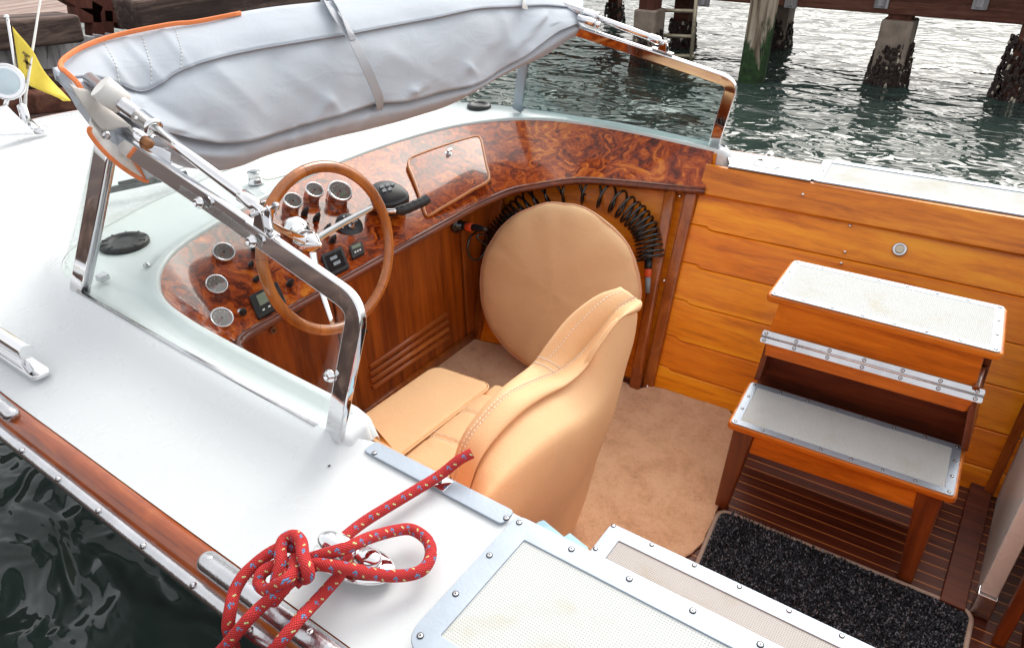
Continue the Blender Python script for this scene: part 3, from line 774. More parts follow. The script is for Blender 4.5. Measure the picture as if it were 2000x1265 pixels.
# ------------------------------------------------------------------ windscreen
ws = bpy.data.objects.new('windscreen', None); sc.collection.objects.link(ws); ws.location = (-1.9, 1.85, .95); adopt(ws, boat)
TN = V((-1.945, .915, 1.425)); TF = V((-1.90, 2.80, 1.43))
nf = [V((-1.052, .770, .945)), V((-1.02, .815, 1.12)), V((-1.0, .848, 1.252)), V((-1.45, .888, 1.330)), TN]
ff = [V((-1.105, 2.985, .945)), V((-1.055, 2.925, 1.12)), V((-1.012, 2.862, 1.252)), V((-1.40, 2.835, 1.332)), TF]
def barpath(p):  # round the corner at index 2
    A = p[2]+(p[1]-p[2]).normalized()*.045; Bp = p[2]+(p[3]-p[2]).normalized()*.055
    cor = [A*(1-t)**2+p[2]*2*t*(1-t)+Bp*t*t for t in [k/8 for k in range(9)]]
    return [p[0], p[0].lerp(A, .5)]+cor+[p[3], p[4]]
prof = rrect(.020, .047, .004, 3)
for q in (nf, ff):
    path = barpath(q); nrm = (q[4]-q[2]).cross(q[0]-q[2]).normalized()
    g = MB(); T_ = path; g.sweep(path, [(b_, a) for a, b_ in prof], upv=tuple(nrm))
    g.build('frame', M['chrome'], ws, wn=True)
# pillars
pn = [V((-2.165, .792, .945)), V((-2.06, .85, 1.17)), TN]
g = MB(); g.sweep(crom(pn, 4), [(b_, a) for a, b_ in rrect(.024, .060, .007, 3)], upv=(.1, -1, .3)); g.build('pillar', M['chrome'], ws, wn=True)
g = MB(); g.sweep([p+V((.038, .006, 0)) for p in crom(pn, 4)], rrect(.012, .012, .004), upv=(0, -1, .3)); g.build('glass_channel', M['steel'], ws)
pf_ = [V((-2.125, 2.985, .95)), V((-2.03, 2.90, 1.17)), TF]
g = MB(); g.sweep(crom(pf_, 4), [(b_, a) for a, b_ in rrect(.010, .050, .003, 3)], upv=(0, -1, -.3)); g.build('pillar', M['alu'], ws)
screws([PL(p, pf_[0]+V((0, -.008, 0)), (0, -1, -.3)) for p in ((1020, 182), (1036, 133))], ws, (0, -1, -.3), .007)
# glass
def quad(a, b_, c, d, n=12):
    return [[a.lerp(b_, i/n).lerp(d.lerp(c, i/n), j/n) for i in range(n+1)] for j in range(n+1)]
g = MB(); g.loft(quad(nf[0]+V((0, .0, .0)), pn[0], TN, nf[2]), smooth=True); g.build('glass', M['glass'], ws, solid=.004)
g = MB(); g.loft(quad(ff[0], pf_[0], TF, ff[2]), smooth=True); g.build('glass', M['glass_tint'], ws, solid=.004)
i0 = min(range(NW), key=lambda i: (W3[i]-V((-2.165, .795, .958))).length); i1 = min(range(NW), key=lambda i: (W3[i]-V((-2.125, 3.0, .958))).length)
bot = resample([p+V((0, 0, -.01)) for p in W3[i0:i1+1]], 60)
top = resample(crom([TN, V((-2.06, .955, 1.43)), V((-2.13, 1.08, 1.44)), V((-2.19, 1.5, 1.45)), V((-2.2, 1.9, 1.455)), V((-2.18, 2.3, 1.45)), V((-2.11, 2.64, 1.44)), V((-2.04, 2.76, 1.435)), TF], 6), 60)
g = MB(); g.loft([[a.lerp(c_, k/10) for k in range(11)] for a, c_ in zip(bot, top)]); g.build('glass', M['glass'], ws, solid=.004)
g = MB(); g.tube(top, .014); g.build('frame', M['chrome'], ws)
# bead at the base of the side glass
g = MB(); g.sweep([V((-2.15, .787, .957)), V((-1.6, .772, .958)), V((-1.10, .765, .957))], rrect(.012, .008, .003), upv=(0, 0, 1)); g.build('glass_bead', M['steel'], ws)
# frame studs
def stud(p, n, r=.014):
    g = MB(); g.lathe((0, 0, 0), n, [(r, 0), (r, .004), (r*.75, .005), (r*.7, .012), (r*.45, .014), (r*.4, .009), (0, .009)], seg=20)
    o = g.build('stud', M['chrome']); o.location = p; adopt(o, ws if True else boat); return o
nrmN = (nf[4]-nf[2]).cross(nf[0]-nf[2]).normalized(); nrmN = nrmN if nrmN.y < 0 else -nrmN
for p in ((391, 396), (494, 471), (646, 733)): stud(PL(p, nf[2]+nrmN*.011, nrmN), nrmN)
g = MB(); g.lathe(PZ((616, 873), .925), (0, -.6, .8), [(.012, 0), (.012, .003), (.008, .006), (.006, .003), (0, .003)], seg=18); part(g, 'deck_stud', M['chrome'])
g = MB(); g.lathe(PZ((643, 909), .906), (0, 0, 1), [(.003, 0), (.003, .001), (0, .001)], seg=10); part(g, 'drain_hole', M['black'])

# fittings on the dash top
g = MB(); c = PZ((243, 474), .945)
g.lathe(c, (0, 0, 1), [(.078, -.01), (.078, .004), (.070, .009), (.048, .010), (.046, .006), (.02, .008), (0, .008)], seg=40)
for k in range(10):
    a = 2*math.pi*k/10; g.bar(c+V((math.cos(a)*.05, math.sin(a)*.05, .009)), c+V((math.cos(a)*.073, math.sin(a)*.073, .009)), .004, .004)
part(g, 'round_vent', M['rubber'])
g = MB(); c = PZ((936, 208), .945)
g.lathe(c, (0, 0, 1), [(.062, -.01), (.062, .006), (.052, .014), (.036, .015), (.034, .010), (0, .012)], seg=32); part(g, 'round_vent', M['rubber'])
g = MB(); c = PZ((500, 357), .942); g.lathe(c, (0, 0, 1), [(.030, 0), (.030, .004), (.026, .006), (.024, .040), (.025, .045), (.0, .047)], seg=28); g.lathe(c+V((0, 0, .047)), (0, 0, 1), [(.018, 0), (.016, .002), (0, .003)], 1, seg=20); part(g, 'compass_light', [M['chrome'], M['greyp']])
g = MB(); pl = roundpoly([PZ(p, .9395) for p in ((500, 342), (570, 303), (622, 310), (590, 334), (520, 352))], .03); g.plate(pl, .004); part(g, 'hatch_cover', plain('ivory_plastic', (.62, .66, .58), .3, coat=.5), bevel=.001)
g = MB(); c = PZ((287, 519), .945); g.lathe(c, (0, 0, 1), [(.011, 0), (.011, .003), (.006, .004), (.005, .010), (0, .010)], seg=18); part(g, 'deck_stud', M['steel'])
g = MB(); g.bar(PZ((163, 548), .956)+V((.03, .03, 0)), PZ((190, 545), .956)+V((0, .03, 0)), .03, .02); part(g, 'glass_foot', M['steel'], bevel=.003)
# wiper lying along the base of the front glass
g = MB(); a = V((-2.83, 1.22, .965)); b_ = V((-2.69, 1.52, .975)); g.bar(a, b_, .018, .022); g.bar(a.lerp(b_, .25)+V((0, 0, .018)), a.lerp(b_, .75)+V((0, 0, .018)), .010, .012); g.bar(a.lerp(b_, .5)+V((0, 0, .022)), V((-2.78, 1.75, .955)), .014, .010, mi=1); g.lathe((-2.78, 1.75, .93), (0, 0, 1), [(.02, 0), (.018, .03), (0, .035)], 1, seg=14)
part(g, 'wiper', [M['black'], M['steel']], bevel=.002)
g = MB(); a = V((-2.83, 2.0, .965)); b_ = V((-2.83, 2.45, .975)); g.bar(a, b_, .018, .022); g.bar(a.lerp(b_, .5)+V((0, 0, .022)), V((-2.86, 2.0, .955)), .014, .010, mi=1); part(g, 'wiper', [M['black'], M['steel']], bevel=.002)

# ------------------------------------------------------------------ dashboard instruments
D0 = V((-1.84, 1.5, .765)); DN = V((.39, 0, .92)).normalized()
def PD(p, o=0): return PL(p, D0+DN*(.004+o), DN)
GA = V((.62, -.06, .78)).normalized()      # instruments face aft and up
def gauge(px, r, depth=.03, big=False, label=None, tilt=None):
    ax = tilt or GA
    q = PL(px, D0+DN*(depth+.01), DN); c = q-ax*depth
    e = bpy.data.objects.new('gauge', None); sc.collection.objects.link(e); e.location = c; adopt(e, boat)
    if label: e['label'] = label
    g = MB(); g.lathe(c-ax*.02, ax, [(r*1.02, 0), (r*1.02, depth+.010), (r*.98, depth+.014)], 0, seg=40, caps=False)
    g.lathe(c-ax*.02, ax, [(r*.98, depth+.014), (r*1.14, depth+.015), (r*1.19, depth+.022), (r*1.13, depth+.028), (r*1.03, depth+.029), (r*.98, depth+.020)], 1, seg=40, caps=False)
    g.build('bezel', [M['chrome'], M['chrome']], e)
    g = MB(); f0 = c-ax*.02+ax*(depth+.023)
    g.lathe(f0, ax, [(r*.99, 0), (0, .0005)], 0, seg=32, caps=False)
    u = ax.cross(V((0, 1, 0))).normalized(); u = u if u.z > 0 else -u
    v_ = V((0, 1, 0)); v_ = (v_-ax*ax.dot(v_)).normalized()
    for k in range(15):
        a = R_(-130+260*k/14); d = u*math.cos(a)+v_*math.sin(a); L0 = .62 if k % 2 == 0 else .72
        g.bar(f0+d*r*L0+ax*.001, f0+d*r*.84+ax*.001, r*.035*(1.6 if k % 2 == 0 else 1), .0006, upv=tuple(ax), mi=(2 if k > 11 else 1))
    a = R_(-110); d = u*math.cos(a)+v_*math.sin(a)
    g.bar(f0+ax*.002, f0+d*r*.66+ax*.002, r*.05, .0008, upv=tuple(ax), mi=2); g.lathe(f0+ax*.001, ax, [(r*.12, 0), (r*.1, .003), (0, .003)], 3, seg=14)
    if big: g.bar(f0-u*r*.38-v_*r*.42+ax*.0015, f0-u*r*.38+v_*r*.42+ax*.0015, r*.36, .001, upv=tuple(ax), mi=4)
    g.build('dial', [M['dial'], M['ink'], M['red'], M['black'], M['lcd']], e)
    g = MB(); g.lathe(f0+ax*.0045, ax, [(r*1.02, 0), (0, .0006)], seg=24, caps=False); g.build('lens', M['lens'], e)
    return e
for px, r in (((437, 493), .031), ((423, 556), .030), ((433, 621), .030), ((572, 393), .030), ((614, 372), .030), ((521, 410), .030)):
    gauge(px, r, .024)
gauge((664, 374), .041, .026, True, label='largest dial with a small screen')
def knob(px, r=.010, h=.03, ring=False):
    p = PD(px, .012); ax = GA
    g = MB(); c = p-ax*.012
    if ring: g.lathe(c, ax, [(r*1.7, -.01), (r*1.7, .004), (r*1.3, .006)], 1, seg=20)
    g.lathe(c, ax, [(r*1.25, -.012), (r*1.25, .004), (r*.9, .006), (r*.85, .014), (r*1.0, .017), (r*.9, .026), (r*.35, .028), (r*.35, h+.010), (0, h+.012)], 0, seg=18)
    part(g, 'push_switch', [M['black'], M['steel']])
for px in ((597, 412), (620, 423), (641, 445), (651, 467), (490, 518), (500, 547), (567, 553), (497, 486)): knob(px)
knob((474, 611), .012, .028, True)
g = MB(); c = PD((640, 610)) if False else None
# ignition plate
e = bpy.data.objects.new('switch_plate', None); sc.collection.objects.link(e); c = PD((683, 438), .006); e.location = c; adopt(e, boat)
g = MB(); g.lathe(c-GA*.012, GA, [(.052, 0), (.052, .010), (.046, .013), (0, .013)], seg=36)
g.build('disc', M['black'], e)
u = V((0, 1, 0)); u = (u-GA*GA.dot(u)).normalized(); v_ = GA.cross(u); v_ = v_ if v_.z > 0 else -v_
for du, dv in ((.036, .0), (-.036, .0), (.0, .036)):
    g = MB(); g.lathe(c+GA*.001+u*du+v_*dv, GA, [(.004, 0), (.004, .003), (0, .004)], seg=12); g.build('rivet', M['steel'], e)
g = MB(); g.lathe(c+v_*(-.012), GA, [(.015, 0), (.014, .008), (.008, .012), (.006, .030), (0, .031)], seg=18); g.bar(c-v_*.012+GA*.03-u*.012, c-v_*.012+GA*.03+u*.012, .010, .018, upv=tuple(GA)); g.build('key', M['steel'], e)
g = MB()
for k in range(3):
    a = R_(-40+40*k)
    g.bar(c+GA*.0018+u*math.sin(a)*.028+v_*(math.cos(a)*.028-.004), c+GA*.0018+u*math.sin(a)*.034+v_*(math.cos(a)*.034-.004), .004, .0006, upv=tuple(GA))
g.build('marking', M['ink'], e)
# helper: little panel lying on the dash, given 4 pixel corners
def panel(name, corners, h, mats, extra=None, rad=.006, bev=.003):
    q = [PD(p, h) for p in corners]; g = MB(); g.plate(roundpoly(q, rad, 4), h+.006, DN)
    e = g.build(name, M['black'], None, bevel=bev); adopt(e, boat); return e, q
def sub_on(e, q, uv, name, mat, h=.0015, rad=.001):
    def at(a, b_): return q[0].lerp(q[1], a).lerp(q[3].lerp(q[2], a), b_)
    pts = [at(a, b_)+DN*h for a, b_ in ((uv[0], uv[1]), (uv[2], uv[1]), (uv[2], uv[3]), (uv[0], uv[3]))]
    g = MB(); g.plate(roundpoly(pts, rad, 2), h+.001, DN); g.build(name, mat, e)
# USB socket panel
e, q = panel('usb_panel', ((627, 498), (667, 480), (683, 520), (643, 540)), .014, None)
sub_on(e, q, (.12, .15, .88, .85), 'cover', M['black_gloss'], .002)
sub_on(e, q, (.30, .30, .62, .44), 'socket', M['greyp'], .0032); sub_on(e, q, (.36, .56, .68, .70), 'socket', M['greyp'], .0032)
# small clock display
e, q = panel('clock_display', ((682, 480), (706, 470), (713, 492), (689, 504)), .012, None, rad=.005)
sub_on(e, q, (.15, .12, .85, .38), 'screen', M['lcd'], .001)
for a in (.3, .5, .7): sub_on(e, q, (a-.06, .62, a+.06, .74), 'button', M['ink'], .002)
# larger control display
e, q = panel('control_display', ((486, 578), (541, 548), (560, 590), (505, 622)), .016, None, rad=.008)
sub_on(e, q, (.2, .14, .84, .60), 'screen', M['lcd'], .001)
for a in (.25, .45, .65, .82): sub_on(e, q, (a-.04, .76, a+.04, .82), 'button', M['ink'], .001)

# glovebox door
gb = bpy.data.objects.new('glovebox_door', None); sc.collection.objects.link(gb)
pts = [PD(p, .012) for p in ((797, 322), (940, 270), (954, 356), (832, 425), (812, 390))]
pts = [PD((797, 318), .012), PD((930, 270), .012), PD((943, 280), .012), PD((955, 352), .012), PD((835, 424), .012)]
# dash surface bends here: sample the loft instead of the flat plane
def dash_at(px, o=.0):
    best = None; d = ray(px)
    for i in range(NW-1):
        a0 = V((T3[i].x, T3[i].y, .944)); a1 = V((T3[i+1].x, T3[i+1].y, .944)); b0 = B3[i]; b1 = B3[i+1]
        n = (a1-a0).cross(b0-a0).normalized()
        if n.dot(CAM-a0) < 0: n = -n
        hit = PL(px, a0+n*o, n)
        ax_ = (a1-a0).normalized(); s_ = (hit-(a0.lerp(b0, .5))).dot((a1.lerp(b1, .5)-a0.lerp(b0, .5)).normalized())
        L = (a1.lerp(b1, .5)-a0.lerp(b0, .5)).length
        if -.002 <= s_ <= L+.002 and .70 < hit.z < .98:
            if best is None or (hit-CAM).length < (best[0]-CAM).length: best = (hit, n)
    return best
def dpt(px, o=0):
    h_ = dash_at(px, o)
    return h_[0] if h_ else PD(px, o)
gb.location = dpt((880, 345)); adopt(gb, boat)
outl = [(812, 305), (870, 284), (925, 268), (938, 272), (943, 290), (949, 320), (954, 352), (925, 370), (890, 391), (860, 408), (836, 422), (828, 410), (817, 375), (806, 345), (798, 325), (800, 313)]
k1, k2, k3 = dpt((820, 330)), dpt((940, 300)), dpt((880, 395))
DNG = (k2-k1).cross(k3-k1).normalized(); DNG = DNG if DNG.x > 0 else -DNG
def pg(p, o): return PL(p, k1+DNG*o, DNG)
oc = [pg(p, .016) for p in outl]
g = MB(); g.tube(crom(oc, 4, True), .0065, closed=True, upv=tuple(DNG)); g.build('door_edge', plain('door_edge_wood', (.50, .15, .018), .35, coat=.25), gb)
po = crom([V((a_, b_, 0)) for a_, b_ in outl], 4, True)
g = MB(); g.plate([pg((p.x, p.y), .0185) for p in po], .034, DNG); g.build('door_leaf', M['burl'], gb)
c = dpt((876, 300), .022); g = MB(); g.lathe(c, DN, [(.020, -.006), (.020, .002), (.016, .004), (.007, .006), (.006, .018), (0, .019)], seg=24); g.bar(c+DN*.016-V((0, .013, 0)), c+DN*.016+V((0, .013, 0)), .006, .014, upv=tuple(DN)); g.build('door_lock', M['chrome'], gb)

# throttle control
th = bpy.data.objects.new('throttle_control', None); sc.collection.objects.link(th); c = dpt((775, 405)); th.location = c; adopt(th, boat)
def body_from(pxs_bot, bot_o, pxs_top, top_o):
    return [dpt(p, bot_o) for p in pxs_bot], [PL(p, D0+DN*top_o, DN) for p in pxs_top]
g = MB()
topp = [PL(p, D0+DN*.085, DN) for p in ((728, 356), (760, 349), (792, 364), (805, 386), (770, 402), (748, 398), (736, 384), (724, 372))]
low = [PL(p, D0+DN*.0, DN) for p in ((722, 378), (752, 372), (790, 390), (805, 415), (775, 430), (752, 432), (736, 420), (722, 402))]
rows = [low, [a.lerp(b_, .5)+(a-c)*.06 for a, b_ in zip(low, topp)], [a.lerp(b_, .85)+(b_-c)*.05 for a, b_ in zip(low, topp)], topp, [p.lerp(sum(topp, V())/8, .35)+DN*.006 for p in topp], [p.lerp(sum(topp, V())/8, .97)+DN*.008 for p in topp]]
g.loft(rows, closed=True, capa=True, capb=True); g.build('housing', M['black'], th, sub=2)
g = MB()
for (x, y) in ((741, 362), (752, 359), (763, 357), (746, 370), (757, 367)):
    q = [PL((x+dx, y+dy), D0+DN*.097, DN) for dx, dy in ((0, 0), (7, -2), (9, 3), (2, 5))]; g.plate(q, .004, DN)
g.build('buttons', M['greyp'], th)
a = PL((745, 400), D0+DN*.06, DN); b_ = PL((775, 410), D0+DN*.10, DN)
g = MB(); g.tube(crom([PL((738, 402), D0+DN*.03, DN), PL((750, 412), D0+DN*.09, DN), PL((775, 412), D0+DN*.11, DN)], 5), .010); g.lathe(PL((742, 392), D0+DN*.05, DN), (.3, -1, .1), [(.026, 0), (.026, .006), (.018, .010), (0, .011)], seg=24); g.build('lever', M['chrome'], th)
gp = crom([PL(p, D0+DN*.11, DN) for p in ((772, 412), (790, 409), (810, 401), (826, 394), (834, 388))], 5)
g = MB(); g.tube(gp, .020, scale=[.75+.25*min(1, i/4)+.06*math.sin(i*2.1)-(.35 if i == len(gp)-1 else 0) for i in range(len(gp))], seg=18); g.build('grip', M['rubber'], th, sub=1)

# ------------------------------------------------------------------ steering wheel
sw = bpy.data.objects.new('steering_wheel', None); sc.collection.objects.link(sw)
WC = PX((646, 487), -1.58); wn_ = V((math.cos(R_(2)), math.sin(R_(2))*1, 0))*math.cos(R_(11.7))+V((0, 0, math.sin(R_(11.7)))); wn_.normalize()
sw.location = WC; adopt(sw, boat)
u = V((0, 0, 1)).cross(wn_).normalized(); v_ = wn_.cross(u)
RW = .237
g = MB(); path = [WC+(u*math.cos(a)+v_*math.sin(a))*RW for a in [2*math.pi*k/96 for k in range(96)]]
g.sweep(path, [(math.cos(a)*.0165, math.sin(a)*.0145) for a in [2*math.pi*k/20 for k in range(20)]], upv=tuple(wn_), closed=True); g.build('rim', M['wheel'], sw)
g = MB()
for k in range(5):
    a = 2*math.pi*k/5+.35
    dr_ = u*math.cos(a)+v_*math.sin(a); tn = -u*math.sin(a)+v_*math.cos(a)
    pth = [WC+dr_*RW-tn*.0006, WC+dr_*RW+tn*.0006]
    g.sweep(pth, [(math.cos(q)*.0168, math.sin(q)*.0148) for q in [2*math.pi*i/20 for i in range(20)]], upv=tuple(wn_))
g.build('rim_joint', M['rail'], sw)
HB = PL((606, 474), WC-wn_*.085, wn_)
g = MB()
HT = PL((622, 483), WC-wn_*.03, wn_)
hx = (HT-HB).normalized(); hx = (hx*.5+wn_*.5).normalized()
g.lathe(HB-hx*.025, hx, [(.018, -.04), (.034, -.02), (.036, .0), (.034, .028), (.030, .032), (.030, .038), (.026, .042), (.014, .066), (.007, .078), (.006, .082), (0, .083)], seg=36)
g.build('hub', M['chrome'], sw)
for px in ((735, 402), (537, 440), (652, 640)):
    pt = PL(px, WC, wn_); d = (pt-WC).normalized(); e_ = WC+d*(RW-.012)-wn_*.004
    s0 = HB+ (e_-HB).normalized()*.02
    g = MB(); pts = crom([s0, s0.lerp(e_, .45)-wn_*.008, e_], 6)
    g.sweep(pts, rrect(.020, .007, .003, 2), upv=tuple(wn_), scale=[1.25-.45*i/(len(pts)-1) for i in range(len(pts))]); g.build('spoke', M['chrome'], sw)
cb = PD((578, 452)); g = MB(); ax_ = (HB-cb).normalized(); L = (HB-cb).length
g.lathe(cb-ax_*.03, ax_, [(.055, 0), (.055, .03), (.052, .05), (.045, .07), (.034, .085), (.026, .095), (.024, L-.02), (.020, L+.01)], seg=36); part(g, 'steering_column', M['chrome'])

# ------------------------------------------------------------------ hose fitting, light button and small screws on the lining
e = bpy.data.objects.new('wash_fitting', None); sc.collection.objects.link(e); c = onc((893, 440), .02); e.location = c; adopt(e, boat)
g = MB(); g.lathe(c, (1, 0, 0), [(.034, -.02), (.034, .004), (.028, .008), (.020, .010), (.018, .03), (0, .03)], seg=28); g.build('socket', M['black_gloss'], e)
g = MB(); c = PW((1757, 487), .016); g.lathe(c, WN, [(.026, -.01), (.026, .001), (.021, .004), (.017, .001), (.016, .001)], 0, seg=32); g.lathe(c, WN, [(.016, .001), (.012, .004), (.009, .004), (0, .003)], 1, seg=24); part(g, 'courtesy_light', [M['steel'], plain('frosted_lens', (.6, .55, .42), .3)])
g = MB(); c = PW((1141, 384), .02); g.lathe(c, WN, [(.029, -.02), (.029, .0), (.026, .003), (0, .003)], 0, seg=28); g.bar(c+V((-.012, 0, .010))+WN*.003, c+V((.012, 0, .012))+WN*.003, .008, .002, upv=tuple(WN), mi=1); g.lathe(c+WN*.003, WN, [(.004, 0), (0, .002)], 2, seg=12); part(g, 'grey_puck', [M['greyp'], M['black'], M['steel']])
scr = [PW(p, .031) for p in ((1568, 380),)]+[PW(p, .014) for p in ((1660, 441), (1650, 492), (1643, 514))]+[PW(p, .036) for p in ((1327, 383), (1297, 548), (1264, 754))]
g = MB()
first = None
for p in scr:
    if first is None:
        g = MB(); g.lathe((0, 0, 0), WN, [(.0065, -.008), (.0065, .002), (.004, .006), (0, .0065)], seg=14); first = g.build('snap_stud', M['chrome']); o = first
    else: o = first.copy(); sc.collection.objects.link(o)
    o.location = p; adopt(o, boat)

# ------------------------------------------------------------------ sliding door post and bulkhead at the right
g = MB(); g.box((.285, 2.32, .52), (.03, .60, 1.04)); part(g, 'cabin_door', M['white2'], bevel=.004)
g = MB(); g.box((.288, 2.005, .60), (.048, .028, 1.0)); part(g, 'door_edge_post', M['white'], bevel=.004)
g = MB(); g.box((.288, 2.000, .055), (.054, .040, .09)); part(g, 'steel_foot', M['steel'], bevel=.003)
g = MB(); g.box((.35, 1.93, .5), (.035, .035, 1.0)); part(g, 'door_rail', M['stepleg'], bevel=.004)
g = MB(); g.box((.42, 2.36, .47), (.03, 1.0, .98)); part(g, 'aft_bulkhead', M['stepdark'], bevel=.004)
g = MB(); g.bar((.262, 2.70, 1.0), (.240, 2.58, .0), .03, .03); part(g, 'side_post', M['post'], bevel=.004)

# ------------------------------------------------------------------ helm seat
hs_ = bpy.data.objects.new('helm_seat', None); sc.collection.objects.link(hs_); hs_.location = (-1.2, 1.35, 0); adopt(hs_, boat)
def cushion(g, x0, x1, y0, y1, z0, z1, cr=.01, n=14, r=.03):
    rows = []
    for i in range(n+1):
        x = x0+(x1-x0)*i/n; row = []
        for j in range(n+1):
            y = y0+(y1-y0)*j/n
            q = math.sin(math.pi*i/n)**.5*math.sin(math.pi*j/n)**.5 if 0 < i < n and 0 < j < n else 0
            row.append(V((x, y, z1-r*.35*(1-q)+cr*q)))
        rows.append(row)
    g.loft(rows)
g = MB(); q = roundpoly([V((-1.60, .93, .41)), V((-1.345, .93, .425)), V((-1.315, 1.665, .425)), V((-1.575, 1.655, .41))], [.02, .02, .045, .045])
g.plate(q, .10); g.build('front_pad', M['leather'], hs_, bevel=.022, bseg=5)
g = MB(); g.tube([p-V((0, 0, .004)) for p in roundpoly([V((-1.602, .93, .405)), V((-1.343, .93, .42)), V((-1.313, 1.667, .42)), V((-1.577, 1.657, .405))], [.02, .02, .045, .045])], .003, closed=True); g.build('piping', M['leather'], hs_)
# seat cushion with pleats running fore-aft
g = MB(); rows = []
pl_y = [1.02, 1.17, 1.32, 1.47]
for i in range(60):
    y = .93+(1.60-.93)*i/59; r = []
    dent = sum(.010*math.exp(-((y-a)/.006)**2) for a in pl_y)
    edge = .03*max(0, (y-1.57)/.03)**2
    for j in range(13):
        qx = j/12; x = -1.325+.45*qx
        z = .445+.045*qx-.035*max(0, 1-qx/.12)**2-dent-edge
        r.append(V((x, y, z)))
    r = [V((-1.325, y, .30))]+r
    rows.append(r)
rows.append([V((p.x, 1.612, p.z-.04)) for p in rows[-1]]); rows.append([V((p.x, 1.612, .28)) for p in rows[-1]])
g.loft(rows); g.build('seat_cushion', M['leather'], hs_)
def stitches(g, path, seg=.009, gap=.006, r=.0009):
    path = [V(p) for p in path]; L = [0]
    for i in range(1, len(path)): L.append(L[-1]+(path[i]-path[i-1]).length)
    def at(s_):
        for i in range(len(L)-1):
            if L[i+1] >= s_: return path[i].lerp(path[i+1], (s_-L[i])/max(1e-9, L[i+1]-L[i]))
        return path[-1]
    s_ = 0
    while s_+seg < L[-1]: g.tube([at(s_), at(s_+seg/2)+V((0, 0, .0005)), at(s_+seg)], r, seg=5); s_ += seg+gap
for a in pl_y:
    for dy in (-.011, .011):
        g = MB(); stitches(g, [V((-1.30+.04*k, a+dy, .4465+.045*(k*.04+.025)/.45)) for k in range(8)]); g.build('stitching', M['stitch'], hs_)
g = MB(); g.plate(roundpoly([V((-1.33, 1.60, .40)), V((-1.25, 1.60, .41)), V((-1.25, 1.70, .41)), V((-1.33, 1.70, .40))], .02), .07); g.build('side_bolster', M['leather'], hs_, bevel=.015, bseg=4)
# backrest: padded front and rolled edge over a smooth shell
Fp = [(878, 935), (900, 868), (935, 815), (975, 772), (1005, 745), (1037, 717), (1066, 676), (1107, 626), (1160, 588), (1205, 572)]
Tp = [(885, 940), (905, 869), (938, 820), (983, 774), (1030, 748), (1082, 727), (1123, 697), (1156, 660), (1203, 603), (1240, 580)]
Kp = [(909, 960), (930, 902), (968, 850), (1015, 805), (1060, 775), (1103, 752), (1140, 717), (1165, 677), (1205, 625), (1243, 608)]
Mp = [(925, 1010), (965, 965), (1010, 925), (1055, 890), (1098, 860), (1138, 838), (1165, 818), (1186, 795), (1205, 768), (1222, 720)]
Gp = [(930, 1100), (955, 1095), (980, 1085), (1005, 1075), (1030, 1065), (1052, 1055), (1076, 1032), (1106, 996), (1138, 945), (1170, 885)]
Tx = [-.975, -.972, -.965, -.955, -.945, -.93, -.915, -.90, -.87, -.838]
Mx = [-.83, -.82, -.81, -.80, -.79, -.785, -.785, -.795, -.81, -.83]
R1 = []; R2 = []; NSB = 7
def cl(pxs, xs): return crom([PX(p, x) for p, x in zip(pxs, xs)], NSB)
cT = cl(Tp, Tx); cF = cl(Fp, [x-.062 for x in Tx]); cK = cl(Kp, [x+.055-.012*(i > 7)-.02*(i > 8) for i, x in enumerate(Tx)])
cM = cl(Mp, Mx); cG = cl(Gp, [-.835, -.83, -.825, -.82, -.815, -.815, -.82, -.83, -.845, -.86])
NB = len(cT)
for i in range(NB):
    F_, T_, K_ = cF[i], cT[i], cK[i]
    low_ = V((F_.x-.03, F_.y-.01, .40))
    top_ = F_.lerp(T_, .5)+V((-.004, 0, .016))
    R1.append(crom([low_, F_.lerp(low_, .5)+V((.012, 0, 0)), F_, top_, T_], 4)+crom([T_+V((.001, 0, -.003)), T_.lerp(K_, .45)+V((.020, 0, .012)), K_+V((.012, 0, .010)), K_+V((-.010, 0, -.012))], 4))
    M_, G_ = cM[i], cG[i]
    R2.append(crom([K_+V((-.012, 0, -.006)), K_+V((.004, 0, -.008)), K_.lerp(M_, .5)+V((.010, 0, .004)), M_, M_.lerp(G_, .5)+V((.008, 0, 0)), G_, V((G_.x-.03, G_.y-.02, G_.z-.20)), V((G_.x-.06, G_.y-.03, G_.z-.34))], 4))
def close_end(R, dx, dz=-.02):
    e = R[-1]; c = sum(e, V())/len(e)
    return R+[[p.lerp(c, .12)+V((-.004, .012, 0)) for p in e], [p.lerp(c, .45)+V((-.01, .018, 0)) for p in e], [p.lerp(c, .97)+V((-.01, .018, 0)) for p in e]]
g = MB(); g.loft(close_end(R1, 0)); g.build('backrest', M['leather'], hs_, label='tan padded backrest with white stitching')
g = MB(); g.loft(R2)
e_ = R2[-1]; g.loft([e_, [V((p.x-.03, p.y+.004, p.z)) for p in e_], [V((p.x-.12, p.y-.01, p.z)) for p in e_]]); g.build('seat_shell', M['leather'], hs_)
g = MB(); stitches(g, [r[16]+V((-.003, 0, .002)) for r in R1], .008, .004); g.build('stitching', M['stitch'], hs_)
g = MB(); stitches(g, [r[17]+V((.006, 0, .004)) for r in R1], .008, .004); g.build('stitching', M['stitch'], hs_)
g = MB(); stitches(g, [r[12]+V((0, 0, .002)) for r in R1[38:]], .008, .004); g.build('stitching', M['stitch'], hs_)
for k in (35, 37):
    g = MB(); g.tube([p+V((0, 0, .0018)) for p in R1[k][9:17]], .0009, seg=6); g.build('stitching', M['stitch'], hs_)

